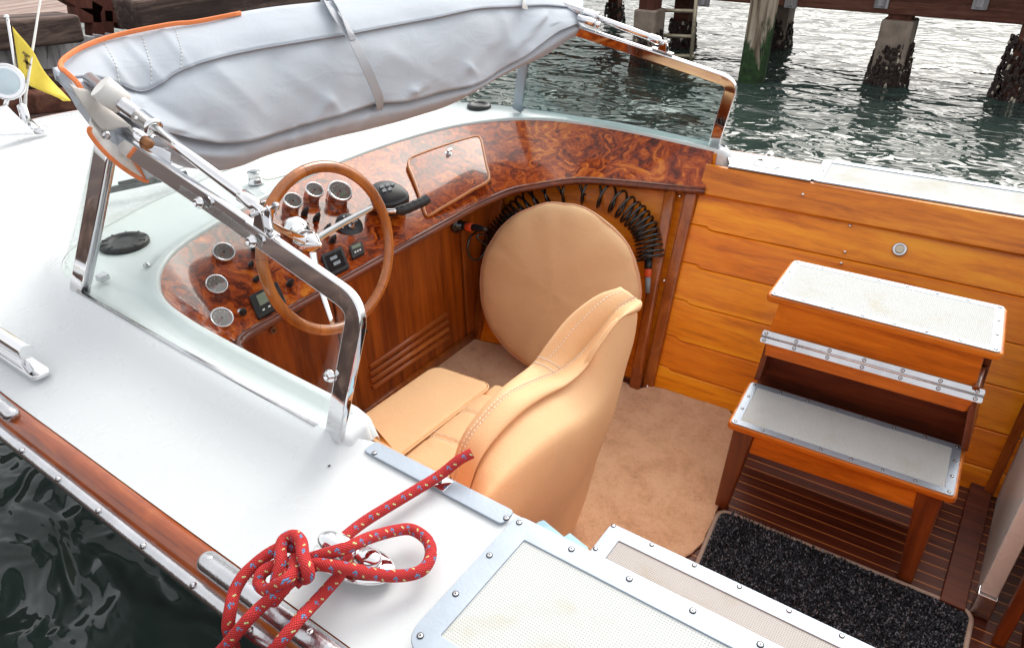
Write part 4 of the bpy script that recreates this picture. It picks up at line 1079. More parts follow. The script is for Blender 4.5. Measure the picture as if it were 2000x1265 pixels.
# ------------------------------------------------------------------ folded canvas top
cv = bpy.data.objects.new('folded_canopy', None); sc.collection.objects.link(cv); cv.location = (-1.9, 1.85, 1.42); adopt(cv, boat)
cv['label'] = 'grey canvas top rolled up above the windscreen'
CP = V((-1.93, .9, 0)); CN = V((1, -.118, 0)).normalized()
def pc(p, o): return PL(p, CP+CN*o, CN)
St = [ # A, S, M, F, B
 ((120, 132), (135, 150), (140, 165), (146, 185), (155, 200)),
 ((150, 98), (190, 150), (196, 175), (205, 205), (212, 262)),
 ((200, 76), (235, 165), (250, 205), (268, 240), (275, 300)),
 ((260, 60), (285, 178), (305, 222), (340, 262), (345, 312)),
 ((330, 48), (345, 142), (370, 215), (400, 275), (405, 333)),
 ((400, 38), (400, 120), (420, 200), (450, 279), (465, 325)),
 ((480, 22), (455, 106), (490, 190), (540, 262), (540, 298)),
 ((560, 10), (560, 86), (590, 165), (622, 236), (640, 272)),
 ((640, 2), (655, 70), (690, 140), (725, 206), (715, 254)),
 ((740, -10), (740, 55), (770, 125), (800, 196), (800, 232)),
 ((840, -22), (840, 37), (860, 105), (880, 176), (870, 208)),
 ((920, -28), (925, 18), (940, 85), (955, 153), (940, 172)),
 ((990, -30), (1000, 13), (1005, 70), (1015, 115), (1010, 135)),
 ((1060, -25), (1060, 10), (1060, 50), (1070, 75), (1065, 108)),
 ((1115, -12), (1110, 14), (1110, 35), (1115, 50), (1110, 78)),
 ((1140, 2), (1138, 15), (1138, 30), (1140, 45), (1145, 62))]
OFF = [-.17, -.045, .015, .042, .0]
lines = []
for k in range(5):
    ln = []
    for i, s_ in enumerate(St):
        e_ = min(1, i/2.5, (len(St)-1-i)/1.5)
        ln.append(pc(s_[k], OFF[k]*(.35+.65*e_)))
    lines.append(crom(ln, 14))
NS = len(lines[0]); rows = []
def toimg(p):
    d = p-CAM; z = d.dot(fw); return V((CX+FPX*d.dot(rt)/z, CY-FPX*d.dot(up)/z, 0))
FOLDS = [ # creases of the cloth: ends, height, width, in units of the measured plane
 (641, 195, 612, 240, .012, 16), (641, 195, 665, 224, .009, 14), (641, 195, 560, 140, .006, 26), (808, 178, 835, 165, .010, 12), (808, 178, 790, 192, .009, 12), (808, 178, 850, 120, .005, 22),
 (913, 131, 900, 150, .010, 11), (913, 131, 930, 145, .009, 10), (913, 131, 960, 85, .005, 20), (568, 294, 579, 252, .010, 9), (592, 255, 594, 282, -.010, 8), (690, 256, 716, 230, .010, 10), (640, 262, 650, 250, -.008, 9), (905, 182, 920, 168, .010, 9),
 (203, 103, 279, 199, .012, 15), (246, 80, 319, 159, .010, 14), (319, 60, 372, 130, .008, 12), (262, 225, 430, 278, .012, 18), (300, 200, 360, 235, -.010, 20), (420, 130, 520, 225, .007, 30), (540, 120, 500, 262, -.007, 34),
 (700, 120, 690, 205, -.006, 26), (760, 100, 880, 170, .006, 26), (980, 30, 1010, 110, .006, 18), (1060, 30, 1000, 100, .012, 14), (1075, 30, 1040, 85, -.010, 12), (1020, 40, 960, 120, -.006, 22), (345, 300, 460, 305, .010, 14), (480, 296, 560, 275, -.008, 12), (330, 270, 400, 250, -.008, 16)]
def foldd(p):
    q = toimg(p); t_ = 0
    for x0, y0, x1, y1, h_, w_ in FOLDS:
        a = V((x0, y0, 0)); b_ = V((x1, y1, 0)); ab = b_-a; k = max(0, min(1, (q-a).dot(ab)/ab.length_squared)); d_ = (q-a-ab*k).length
        if d_ < w_: t_ += h_*(1-d_/w_)**1.4*(1-.5*k)
    return t_
for i in range(NS):
    A_, S_, M_, F_, B_ = [l[i] for l in lines]
    q = i/(NS-1); e_ = min(1, q*6, (1-q)*8)
    thick = .30*(.3+.7*e_)
    def nz(p, s1, a): return (noise.noise(p*s1)-.0)*a
    up_seg = crom([A_, A_.lerp(S_, .5)+CN*.018*e_, S_+CN*.002], 5)
    bot_seg = crom([S_-CN*.006-V((0, 0, .004)), S_.lerp(M_, .5)+CN*.002, M_, M_.lerp(F_, .6)+CN*.004, F_+CN*.004], 5)
    tuck = F_-CN*.065+V((0, 0, .015)); 
    low_seg = crom([tuck, F_.lerp(B_, .3)+CN*.006, F_.lerp(B_, .7)+CN*.012, B_], 4)
    back = crom([B_-CN*thick*.4-V((0, 0, .02)), B_-CN*thick+V((0, 0, .05)), A_.lerp(B_, .55)-CN*thick*1.1, A_-CN*thick*.75-V((0, 0, .13*e_+.01)), A_-CN*.035-V((0, 0, .022))], 4)
    r = up_seg+bot_seg+low_seg+back
    r2 = []
    for j, p in enumerate(r):
        d = nz(V((p.y*2, p.z*2, 1.7)), 2.0, .010)+nz(V((p.y*6+p.z*5, p.z*3, 4.1)), 1.3, .006)
        fadej = 1
        # vertical gathers near the crease
        if 22 < j < 44: d += .010*math.sin(p.y*21+3*noise.noise(V((p.y*4, 0, 0))))*math.exp(-abs(p.z-F_.z)/.05)
        if j < 44: d += foldd(p)*1.1
        r2.append(p+CN*d*fadej*(e_ if j > 44 else max(e_, .5)))
    rows.append(r2)
g = MB(); g.loft(rows, closed=True, capa=True, capb=True)
g.build('canvas', M['canvas'], cv)
SI = 10
g = MB(); g.tube([r[SI]+CN*.001 for r in rows[30:-8]], .0022, seg=6); g.build('seam', plain('seam_thread', (.30, .32, .36), .8), cv)  # thin grey thread along the seam, darker than the cloth
g = MB()
for k in (28, 45, 58):
    r = rows[k]; pth = [p+CN*.0015 for p in r[1:11]]; stitches(g, pth, .006, .006, .0012)
g.build('stitching', M['canvas_white'], cv)
# orange edging along the near end and top
edge = [pc(p, o) for p, o in (((163, 181), .03), ((149, 160), .02), ((130, 142), .0), ((118, 130), -.02), ((128, 113), -.05), ((166, 90), -.10), ((232, 68), -.15), ((332, 48), -.155), ((382, 43), -.155), ((470, 26), -.155))]
g = MB(); g.sweep(crom(edge, 6), rrect(.012, .008, .003), upv=tuple(CN)); g.build('edging', M['orange_cloth'], cv)
flap = [[pc(p, .03) for p in ((133, 163), (150, 172), (175, 180), (210, 215))], [pc(p, .045) for p in ((165, 212), (185, 215), (205, 222), (240, 236))], [pc(p, .05) for p in ((199, 256), (215, 255), (232, 250), (262, 250))]]
def surf(rows, mat, name, n=6, solid=.004, wr=.004):
    a = [crom(r, n) for r in rows]; b_ = list(zip(*[crom(list(c_), n) for c_ in zip(*a)]))
    g = MB(); g.loft([[p+CN*wr*noise.noise(p*28) for p in r] for r in b_]); return g.build(name, mat, cv, solid=solid)
surf(flap, plain('beige_canvas', (.52, .50, .47), .85, var=.05, bs=.3, bscale=400), 'side_flap')
surf([[pc(p, .03) for p in ((177, 228), (205, 250), (232, 262), (262, 285), (272, 300))], [pc(p, .05) for p in ((174, 245), (200, 275), (228, 300), (258, 325), (278, 340))], [pc(p, .052) for p in ((176, 262), (206, 299), (234, 323), (262, 341), (285, 353))]], M['canvas_white'], 'white_flap')
g = MB(); g.sweep(crom([pc(p, .055) for p in ((176, 248), (176, 262), (206, 299), (250, 335), (288, 354), (270, 325), (260, 307), (257, 292))], 5), rrect(.011, .007, .003), upv=tuple(CN)); g.build('edging', M['orange_cloth'], cv)
surf([[pc(p, .05) for p in ((256, 290), (285, 285), (310, 288), (332, 300))], [pc(p, .065) for p in ((268, 312), (290, 310), (312, 312), (330, 318))], [pc(p, .06) for p in ((287, 352), (300, 345), (315, 332), (335, 314))]], M['canvas'], 'end_flap')
surf([[pc(p, .02) for p in ((178, 225), (205, 232), (235, 240), (270, 262))], [pc(p, .035) for p in ((190, 250), (225, 265), (255, 278), (290, 290))], [pc(p, .045) for p in ((205, 270), (240, 290), (275, 292), (330, 292))]], M['canvas'], 'end_flap')
g = MB(); c = pc((208, 265), .07); g.lathe(c, CN, [(.010, -.01), (.010, .003), (.006, .005), (0, .003)], seg=16); g.build('snap', M['steel'], cv)
# centre strap
def ribbon(pts, w_, name, mat, th_=.003):
    p = crom(pts, 6); g = MB(); g.sweep(p, rrect(w_, th_, .0012, 1), upv=tuple(CN), smooth=False); return g.build(name, mat, cv)
st_ = M['canvas_strap'] = plain('canvas_strap', (.40, .42, .45), .85, var=.04, bs=.3, bscale=400)
ribbon([pc(p, o) for p, o in (((625, -4), -.20), ((640, 8), -.12), ((662, 40), -.045), ((690, 80), .03), ((712, 125), .07), ((730, 165), .075), ((741, 195), .065), ((740, 212), .035), ((722, 215), .0))], .036, 'strap', st_)
ribbon([pc(p, o) for p, o in (((650, 2), -.17), ((668, 30), -.05), ((682, 60), .015), ((690, 78), .032))], .024, 'strap', st_)
ribbon([pc(p, o) for p, o in (((1022, -10), -.12), ((1024, 5), -.03), ((1026, 18), -.015))], .03, 'strap', M['canvas_white'])
# white cuff and tube, near end
def bow_tube(pa, pb, pm, side):
    e = bpy.data.objects.new('canopy_strut', None); sc.collection.objects.link(e); e.location = pa; adopt(e, boat)
    d = (pb-pa).normalized(); L = (pb-pa).length
    g = MB(); g.tube([pa-d*.12, pa.lerp(pb, pm)], .0165, seg=20); g.build('strut_tube', M['steel'], e)
    g = MB(); g.tube([pa.lerp(pb, pm), pb-d*.05], .0125, seg=20); g.build('strut_tube', M['chrome'], e)
    m_ = pa.lerp(pb, pm); g = MB(); g.lathe(m_-d*.03, d, [(.017, 0), (.020, .003), (.020, .055), (.022, .057), (.022, .064), (.013, .066)], seg=24); g.lathe(m_-d*.005+V((0, -.018*side, .010)), (0, -side, .5), [(.006, 0), (.006, .003), (0, .004)], seg=12); g.build('strut_collar', M['chrome'], e)
    g = MB(); g.lathe(pb-d*.07, d, [(.0125, 0), (.016, .002), (.016, .045), (.014, .05), (.008, .052), (.008, .075), (0, .076)], seg=22); g.build('end_fitting', M['chrome'], e)
    return e
pa = pc((228, 195), .11); pb = PY((512, 412), .872); e = bow_tube(pa, pb, .22, 1)
g = MB(); d = (pb-pa).normalized(); q = pc((195, 168), .105)
cu = [q, pc((217, 186), .11), pc((238, 202), .11)]
g.tube(cu, .030, seg=24, scale=[1.0, 1.05, .95]); g.build('cuff', M['canvas_white'], cv)
# hinge bracket on the top bar
def hinge(base, nrm, along, top):
    e = bpy.data.objects.new('strut_bracket', None); sc.collection.objects.link(e); e.location = base; adopt(e, boat)
    al = V(along).normalized(); g = MB()
    g.bar(base-al*.045+V(nrm)*.004, base+al*.045+V(nrm)*.004, .026, .005, upv=nrm); g.build('bracket_plate', M['chrome'], e, bevel=.001)
    sdv = al.cross(V(nrm)).normalized()
    for s_ in (-.011, .011):
        g = MB(); a = base+sdv*s_; b_ = top+sdv*s_
        g.plate([a-al*.022, a+al*.022, b_+al*.010, b_+V(nrm)*.009, b_-al*.010], .0035, sdv); g.build('bracket_cheek', M['chrome'], e, bevel=.001)
    g = MB(); g.tube([top-sdv*.034, top+sdv*.030], .0045, seg=10); g.lathe(top-sdv*.030, -sdv, [(.009, 0), (.009, .008), (0, .010)], seg=6); g.build('bracket_pin', M['steel'], e)
    g = MB(); g.lathe(base+al*.032+V(nrm)*.006, nrm, [(.007, 0), (.006, .003), (0, .003)], seg=14); g.build('screw', M['steel'], e)
al = (nf[2]-nf[4]).normalized(); bn = al.cross(V((0, 1, 0))).normalized(); bn = bn if bn.z > 0 else -bn
hb = nf[2].lerp(nf[4], .32)+bn*.027
hinge(hb, tuple(bn), al, pb+d*.0)
alf = (ff[2]-ff[4]).normalized(); bnf = alf.cross(V((0, 1, 0))).normalized(); bnf = bnf if bnf.z > 0 else -bnf
pbf = PY((1298, 84), 2.835); hbf = ff[2].lerp(ff[4], .34)+bnf*.027
paf = PY((1105, 12), 2.83); bow_tube(paf, pbf, .26, -1)
hinge(hbf, tuple(bnf), alf, pbf)
# folded joints hidden by the canvas ends
for P_, q_ in (((270, 265), 1), ((1150, 42), -1)):
    c = pc(P_, .075) if q_ == 1 else PY(P_, 2.80)
    g = MB(); dd = d if q_ == 1 else (pbf-paf).normalized(); g.tube([c-dd*.05, c+dd*.03], .015, seg=16); g.lathe(c+dd*.03, dd, [(.012, 0), (.013, .02), (.007, .026), (0, .026)], 1 if q_ == 1 else 0, seg=16); part(g, 'canopy_joint', [M['chrome'], M['rust']])

# ------------------------------------------------------------------ bow fittings
e = bpy.data.objects.new('searchlight', None); sc.collection.objects.link(e); c = V((-3.95, 1.44, .93)); e.location = c; adopt(e, boat)
lc = PX((12, 160), -3.95); ax = V((.75, -.55, .25)).normalized()
g = MB(); g.lathe(lc-ax*.07, ax, [(0, -.03), (.05, -.02), (.07, .02), (.078, .06), (.082, .07), (.078, .078), (.070, .074)], 0, seg=36); g.build('lamp_body', M['chrome'], e)
g = MB(); g.lathe(lc-ax*.001, ax, [(.074, 0), (.05, .008), (0, .012)], seg=32); g.build('lamp_lens', plain('lamp_glass', (.55, .66, .72), .1, coat=1), e)
g = MB(); base = [V((-3.80, 1.30, .945)), V((-3.80, 1.52, .945)), V((-3.98, 1.60, .94)), V((-4.06, 1.40, .94))]
tp = PX((20, 205), -3.95)
g.hexa([PX(p, -3.95+o)+V((0, 0, -.012)) for p, o in (((-5, 262), .06), ((68, 258), .06), ((60, 246), -.05), ((0, 246), -.05))]+[PX(p, -3.95+o) for p, o in (((-6, 212), .02), ((12, 205), .02), ((14, 203), -.02), ((-4, 208), -.02))]); g.build('pedestal', M['chrome'], e, bevel=.008, bseg=3)
g = MB(); g.tube([PX((8, 212), -3.95), PX((14, 196), -3.95), lc-V((0, 0, .05))], .010, seg=10); g.build('lamp_bracket', M['chrome'], e)
e = bpy.data.objects.new('flagstaff', None); sc.collection.objects.link(e); e.location = PX((52, 235), -3.95); adopt(e, boat)
g = MB(); g.tube([PX((47, 238), -3.95), PX((50, 185), -3.95), PX((82, -20), -3.95)], .007, seg=10, scale=[1.5, 1, .6]); g.build('antenna', M['canvas_white'], e)
g = MB(); g.tube([PX((44, 220), -3.97), PX((14, 34), -3.97)], .006, seg=10); g.ball(PX((13, 34), -3.97), .012); g.build('staff', M['chrome'], e)
g = MB(); g.lathe(PX((55, 246), -3.95), (.1, 0, 1), [(.045, -.02), (.035, .0), (.022, .03), (.020, .10), (0, .11)], seg=20); g.lathe(PX((78, 250), -3.92), (0, 0, 1), [(.035, -.02), (.03, 0), (0, .012)], seg=16); g.build('staff_base', M['chrome'], e)
rows = []
for i in range(13):
    a = i/12; top_ = PX((24+(134-24)*a, 52+(196-52)*a), -3.96); bt = PX((40+(120-40)*a, 158+(196-158)*a), -3.96)
    rows.append([top_.lerp(bt, j/8)+V((.03*math.sin(a*7+j*.25)*min(1, a*3), 0, 0)) for j in range(9)])
fl = MB(); fl.loft(rows); fo = fl.build('flag', M['yellow'], e, solid=.002)
g = MB()
for (x0, y0, x1, y1) in ((44, 102, 58, 112), (46, 118, 60, 128), (50, 108, 54, 135)): g.bar(PX((x0, y0), -3.915), PX((x1, y1), -3.915), .012, .002, upv=(1, 0, 0))
g.build('flag_emblem', plain('dark_olive_print', (.22, .15, .03), .8), e)

# ================================================================== loose things
# round cover
rc = empty('round_cushion', (-1.5, 2.35, 0), 'large round tan leather cushion leaning against the hull side', 'cushion')
cc = V((-1.503, 2.385, .406)); n_ = V((math.cos(R_(-81.5))*math.cos(R_(19)), math.sin(R_(-81.5))*math.cos(R_(19)), math.sin(R_(19)))); RC = .375
cc = cc-n_*.0
u = V((0, 0, 1)).cross(n_).normalized(); v_ = n_.cross(u)
g = MB(); rows = []
for r, h in ((0.001, .052), (.3, .052), (.6, .050), (.8, .046), (.9, .039), (.96, .028), (.99, .012), (1.0, 0.0), (.99, -.03), (.9, -.04), (.001, -.04)):
    row = []
    for k in range(96):
        a = 2*math.pi*k/96; d_ = u*math.cos(a)+v_*math.sin(a)
        wr = noise.noise(V((math.cos(a)*3.2, math.sin(a)*3.2, 5)))*.004+noise.noise(V((math.cos(a)*11, math.sin(a)*11, 2)))*.0022*(1+2.5*math.exp(-((a-6.1)/.5)**2))
        puck = -.012*math.exp(-((a-R_(-5))/.10)**2)-.012*math.exp(-((a-R_(355))/.10)**2)
        bend = .010*noise.noise(V((d_.x*r*3, d_.y*r*3, d_.z*r*3)))
        row.append(cc+d_*(RC*r+(wr*1.3+puck)*r**4)+n_*(h+bend*(r < .95)+wr*2.0*(r > .7)*(r < 1)))
    rows.append(row)
g.loft(rows, closed=True); g.build('cover', M['leather'], rc)
g = MB(); g.tube([p+n_*.006 for p in rows[7]], .0042, seg=8, closed=True); g.build('piping', M['piping'], rc)

# coiled hose
hz = empty('coiled_hose', (-1.5, 2.6, .6), 'black spiral hose with orange ends curving over the round cushion', 'hose')
AO = [.13, .125, .12, .11, .10, .09, .08, .075, .07, .07, .07, .07]
arc = [PW(p, AO[k_]) for k_, p in enumerate(((962, 500), (968, 470), (985, 440), (1015, 410), (1050, 388), (1100, 373), (1150, 374), (1200, 392), (1235, 418), (1258, 445), (1268, 480), (1270, 505)))]
dens = [9, 9, 8, 4.5, 2.6, 1.6, 1.6, 2.0, 3.5, 6.5, 8, 8]
ap = resample(crom(arc, 10), 400)
def dn(q):
    s_ = q*(len(dens)-1); i = min(len(dens)-2, int(s_)); return dens[i]+(dens[i+1]-dens[i])*(s_-i)
pts = []; ph = 0; tot = sum(dn(i/400) for i in range(400)); TURNS = 34
NP = TURNS*22; ph_l = []; acc = 0
cum = [0]
for i in range(400): cum.append(cum[-1]+dn(i/400)/tot)
j = 0
for k in range(NP+1):
    q = k/NP
    while j < 398 and cum[j+1] < q: j += 1
    f_ = (q-cum[j])/max(1e-9, cum[j+1]-cum[j]); p = ap[j].lerp(ap[min(399, j+1)], min(1, f_))
    tn = (ap[min(399, j+6)]-ap[max(0, j-6)]).normalized(); nn = WN; bb = tn.cross(nn).normalized()
    th_ = 2*math.pi*TURNS*q; rr = .058+.004*noise.noise(V((q*30, 0, 0)))
    pts.append(p+(bb*math.cos(th_)+nn*math.sin(th_)*.85)*rr+tn*.006*math.sin(th_+.8))
g = MB(); g.tube(pts, .0060, seg=8)
lp = []
c0 = PX((932, 482), -1.885)
p0 = onc((935, 446), .13)
for k in range(40):
    a = 2*math.pi*k/40*1.25+1.2
    lp.append(c0+V((-.02+.05*k/40, math.cos(a)*.058, math.sin(a)*.062)))
g.tube(crom([p0]+lp[::4]+[pts[0]], 6), .0052, seg=8)
g.build('hose_coil', M['hose'], hz)
a = onc((900, 440), .03); b_ = onc((935, 446), .14)
g = MB(); dd = (b_-a).normalized(); L = (b_-a).length
g.lathe(a, dd, [(.016, 0), (.020, .01), (.020, .035), (.018, .04)], 0, seg=20); g.lathe(a, dd, [(.018, .04), (.019, .042), (.019, .075), (.017, .078)], 1, seg=20); g.lathe(a, dd, [(.017, .078), (.016, .09), (.015, .12), (.009, .14), (.006, .16)], 0, seg=20); g.build('hose_connector', [M['black'], M['orange']], hz)
c = PW((1267, 505), .06); d2 = (PW((1266, 560), .06)-c).normalized()
g = MB(); g.lathe(c, d2, [(.008, 0), (.018, .01), (.019, .04), (.016, .045)], 0, seg=20); g.lathe(c, d2, [(.016, .045), (.017, .05), (.017, .075), (.014, .08)], 1, seg=20); g.lathe(c, d2, [(.014, .08), (.013, .15), (0, .15)], 2, seg=16); g.build('hose_connector', [M['black'], M['orange'], M['greyp']], hz)

# carpet
g = MB()
cp = [PZ(p, .012) for p in ((1436, 815), (1425, 900), (1412, 960), (1395, 1010), (1370, 1060), (1335, 1090))]
edge_c = crom([V((p.x, p.y, .012)) for p in cp], 6)
poly = [V((-1.955, 1.0, .012)), V((-1.955, 2.345, .012)), V((-1.88, 2.36, .012)), V((-1.7, 2.40, .012)), V((-1.5, 2.43, .012)), V((-1.3, 2.46, .012)), V((-1.10, 2.43, .012)), V((-1.06, 2.49, .012)), V((-.72, 2.515, .012))]+edge_c+[V((-.55, 1.3, .012)), V((-.6, 1.0, .012))]
poly2 = []
for i in range(len(poly)):
    a = poly[i]; b_ = poly[(i+1) % len(poly)]; n = max(1, int((b_-a).length/.02))
    for k in range(n):
        p = a.lerp(b_, k/n); poly2.append(p+V((noise.noise(p*25), noise.noise(p*25+V((9, 9, 9))), 0))*.006)
cb_ = plain('carpet_binding', (.42, .30, .15), .85, bs=.4)
g.plate(poly2, .011)
tag(g.build('carpet', M['carpet'], None, bevel=.004), 'tan pile carpet covering the cockpit floor around the seat', 'carpet')
# carpet tufts as short fibres along edges are left to the bump

# floor mat
fm = empty('floor_mat', (-.13, 1.85, 0), 'black speckled doormat with beige binding in front of the wooden steps', 'mat')
mc = [V((-.53, 1.955, .016)), V((.272, 1.985, .016)), V((.272, 1.50, .016)), V((-.475, 1.48, .016))]
mo = roundpoly(mc, [.045, .045, .03, .03]); cen = sum(mc, V())/4
g = MB(); g.tube(mo, .008, closed=True); g.v = [V((v.x, v.y, .012+(v.z-.016)*1.0)) for v in g.v]; g.build('binding', M['matedge'], fm)
g = MB(); mi_ = [cen+(p-cen)*V((1, 1, 1)).x*.985 for p in mo]; g.plate(mi_, .012); g.build('pile', M['mat'], fm)
# individual tufts so the pile has a real surface
g = MB(); random.seed(3)
xs0, xs1 = -.52, .262
for k in range(15000):
    x = random.uniform(xs0, xs1); y = random.uniform(1.50, 1.965)
    lo_ = -.525+(1.955-y)*.1
    if x < lo_+.012: continue
    if x < -.49 and y > 1.93: continue
    if x > .235 and y > 1.945: continue
    h_ = random.uniform(.005, .011); a = random.uniform(0, 6.28); r = random.uniform(.0016, .003); t_ = random.uniform(0, .004)
    b0 = V((x, y, .0155)); tp = b0+V((math.cos(a*3)*t_, math.sin(a*3)*t_, h_))
    g.add([b0+V((math.cos(a)*r, math.sin(a)*r, 0)), b0-V((math.cos(a)*r, math.sin(a)*r, 0)), tp-V((math.cos(a)*r, math.sin(a)*r, 0))*.8, tp+V((math.cos(a)*r, math.sin(a)*r, 0))*.8], [(0, 1, 2, 3)], 0 if random.random() < .55 else (1 if random.random() < .66 else 2))
o = g.build('tufts', [plain('black_tuft', (.006, .007, .010), .9), plain('grey_tuft', (.055, .06, .08), .9), plain('pale_tuft', (.30, .31, .35), .9)], fm); o['kind'] = 'stuff'

# boarding steps
bs = empty('boarding_steps', (-.22, 2.2, 0), 'wooden two-tread boarding steps with white pads against the hull side', 'steps')
def tread(fl, fr, br, bl, z, pad, zt=.026):
    c_ = [V((p[0], p[1], z)) for p in (fl, fr, br, bl)]
    cen = sum(c_, V())/4
    e = bpy.data.objects.new('tread', None); sc.collection.objects.link(e); e.location = cen; adopt(e, bs)
    big = [cen+(p-cen)*1.0+ (p-cen).normalized()*.012 for p in c_]
    g = MB(); g.plate(roundpoly(big, .02), zt); 
    g.v = [v-V((0, 0, .001)) for v in g.v]; g.build('board', M['stepwood'], e, bevel=.008, bseg=3)
    m = 4; fw_ = .026; inner = []
    for i in range(4):
        p = c_[i]; d1 = (p-c_[i-1]).normalized(); d2 = (c_[(i+1) % 4]-p).normalized(); s_ = d1.cross(d2).length
        inner.append(p-d1*fw_/s_+d2*fw_/s_)
    up_ = V((0, 0, .003))
    g = MB(); g.ring([p+up_ for p in roundpoly(c_, .014)], [p+up_ for p in roundpoly(inner, .003)], .0025); g.build('trim_frame', M['alu'], e, bevel=.0008, bseg=1)
    g = MB(); g.plate([p+V((0, 0, .0018)) for p in inner], .001); g.build('tread_pad', M[pad], e)
    pts = []
    for i in range(4):
        a = c_[i].lerp(inner[i], .5); b_ = c_[(i+1) % 4].lerp(inner[(i+1) % 4], .5); n = 7 if (a-b_).length > .4 else 3
        for k in range(n): pts.append(a.lerp(b_, k/n)+V((0, 0, .0035)))
    screws(pts, e, r=.0045)
    return c_
ZL, ZU = .405, .785
q1 = [PZ(p, ZL) for p in ((1427, 825), (1862, 970), (1879, 872), (1468, 746))]
q2 = [PZ(p, ZU) for p in ((1504, 575), (1954, 690), (1962, 600), (1552, 509))]
L1 = tread(*[(p.x, p.y) for p in q1], ZL, 'pad'); L2 = tread(*[(p.x, p.y) for p in q2], ZU, 'pad')
# front legs (splayed) and the apron between
fl, fr = L1[0], L1[1]
legL = [V((fl.x+.045, fl.y+.03, ZL-.027)), V((-.535, 1.985, 0))]; legR = [V((fr.x-.055, fr.y+.03, ZL-.027)), V((.075, 2.02, 0))]
for a, b_ in (legL, legR):
    g = MB(); g.hexa([b_+V(q) for q in ((-.022, -.018, 0), (.022, -.018, 0), (.022, .018, 0), (-.022, .018, 0))]+[a+V(q) for q in ((-.036, -.020, 0), (.036, -.020, 0), (.036, .020, 0), (-.036, .020, 0))]); g.build('leg', M['stepleg'], bs, bevel=.006, bseg=3)
g = MB(); a = legL[0].lerp(legL[1], .11)+V((.03, .0, 0)); b_ = legR[0].lerp(legR[1], .11)-V((.03, .0, 0)); g.bar(a, b_, .022, .085); g.build('apron', M['stepwood'], bs, bevel=.002)
# rear legs up to the upper box
xl, xr = L2[0].x+.02, L2[1].x-.02
for x, xf in ((xl, -.60), (xr, .10)):
    g = MB(); g.hexa([V((xf-.015, 2.36, 0)), V((xf+.015, 2.36, 0)), V((xf+.015, 2.44, 0)), V((xf-.015, 2.44, 0)), V((x-.012, 2.33, .70)), V((x+.012, 2.33, .70)), V((x+.012, 2.46, .70)), V((x-.012, 2.46, .70))]); g.build('leg', M['stepleg'], bs, bevel=.003)
# sides sloping between the treads
for x, xf in ((xl+.006, -.555), (xr-.006, .105)):
    g = MB(); g.hexa([V((xf-.01, 2.22, ZL+.005)), V((xf+.01, 2.22, ZL+.005)), V((xf+.01, 2.42, ZL+.005)), V((xf-.01, 2.42, ZL+.005)), V((x-.01, 2.20, .66)), V((x+.01, 2.20, .66)), V((x+.01, 2.45, .66)), V((x-.01, 2.45, .66))]); g.build('side_panel', M['stepleg'], bs, bevel=.003)
# upper box front panel
fu = [V((L2[0].x+.03, L2[0].y+.02, ZU-.027)), V((L2[1].x-.035, L2[1].y+.02, ZU-.027))]
loF = [PY((1500, 650), 2.185), PY((1905, 758), 2.215)]
g = MB(); th2 = V((0, .02, 0)); g.hexa([loF[0], loF[1], loF[1]+th2, loF[0]+th2, fu[0], fu[1], fu[1]+th2, fu[0]+th2]); g.build('riser', M['stepwood'], bs, bevel=.003)
# box sides
for i in (0, 1):
    s_ = 1 if i == 0 else -1
    g = MB(); a, b_ = loF[i], fu[i]; g.hexa([a, a+V((s_*.018, 0, 0)), a+V((s_*.018, .24, 0)), a+V((0, .24, 0)), b_, b_+V((s_*.018, 0, 0)), b_+V((s_*.018, .24, 0)), b_+V((0, .24, 0))]); g.build('side_panel', M['stepwood'], bs, bevel=.002)
# hinge: two steel leaves and knuckle
hA, hB = PY((1487, 655), 2.165), PY((1922, 775), 2.195)
hd = (hB-hA).normalized(); hn = V((0, -.75, .66)); hn = (hn-hd*hn.dot(hd)).normalized(); hu = hd.cross(hn).normalized(); hu = hu if hu.z > 0 else -hu
for s_, nm in ((1, 'hinge_leaf'), (-1, 'hinge_leaf')):
    c1, c2 = hA+hu*.012*s_, hB+hu*.012*s_
    poly = roundpoly([c1-hu*.0095, c2-hu*.0095, c2+hu*.0095, c1+hu*.0095], .008)
    g = MB(); g.plate(poly, .004, hn); g.build(nm, M['steel'], bs, bevel=.001)
    screws([c1.lerp(c2, q)+hn*.001 for q in (.02, .17, .33, .49, .66, .82, .97)], bs, tuple(hn), .0055)
g = MB(); g.tube([hA, hB], .004, seg=10); g.build('hinge_knuckle', M['steel'], bs)
# lower board under the hinge, dark recess board
r1, r2 = hA-hu*.026+V((.02, .012, 0)), hB-hu*.026+V((-.02, .012, 0))
g = MB(); dn_ = V((0, .010, -.055)); g.hexa([r1+dn_, r2+dn_-V((.015, 0, 0)), r2+dn_+th2, r1+dn_+th2, r1, r2, r2+th2, r1+th2]); g.build('rail', M['stepwood'], bs, bevel=.003)
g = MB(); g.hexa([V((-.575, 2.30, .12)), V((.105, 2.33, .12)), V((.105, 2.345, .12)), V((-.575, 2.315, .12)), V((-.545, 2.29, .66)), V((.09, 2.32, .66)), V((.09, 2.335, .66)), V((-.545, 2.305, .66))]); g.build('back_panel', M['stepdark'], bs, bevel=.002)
g = MB(); g.hexa([V((-.555, 2.24, ZL-.10)), V((.10, 2.27, ZL-.10)), V((.10, 2.29, ZL-.10)), V((-.555, 2.26, ZL-.10)), V((-.555, 2.24, ZL-.028)), V((.10, 2.27, ZL-.028)), V((.10, 2.29, ZL-.028)), V((-.555, 2.26, ZL-.028))]); g.build('apron', M['stepdark'], bs, bevel=.002)

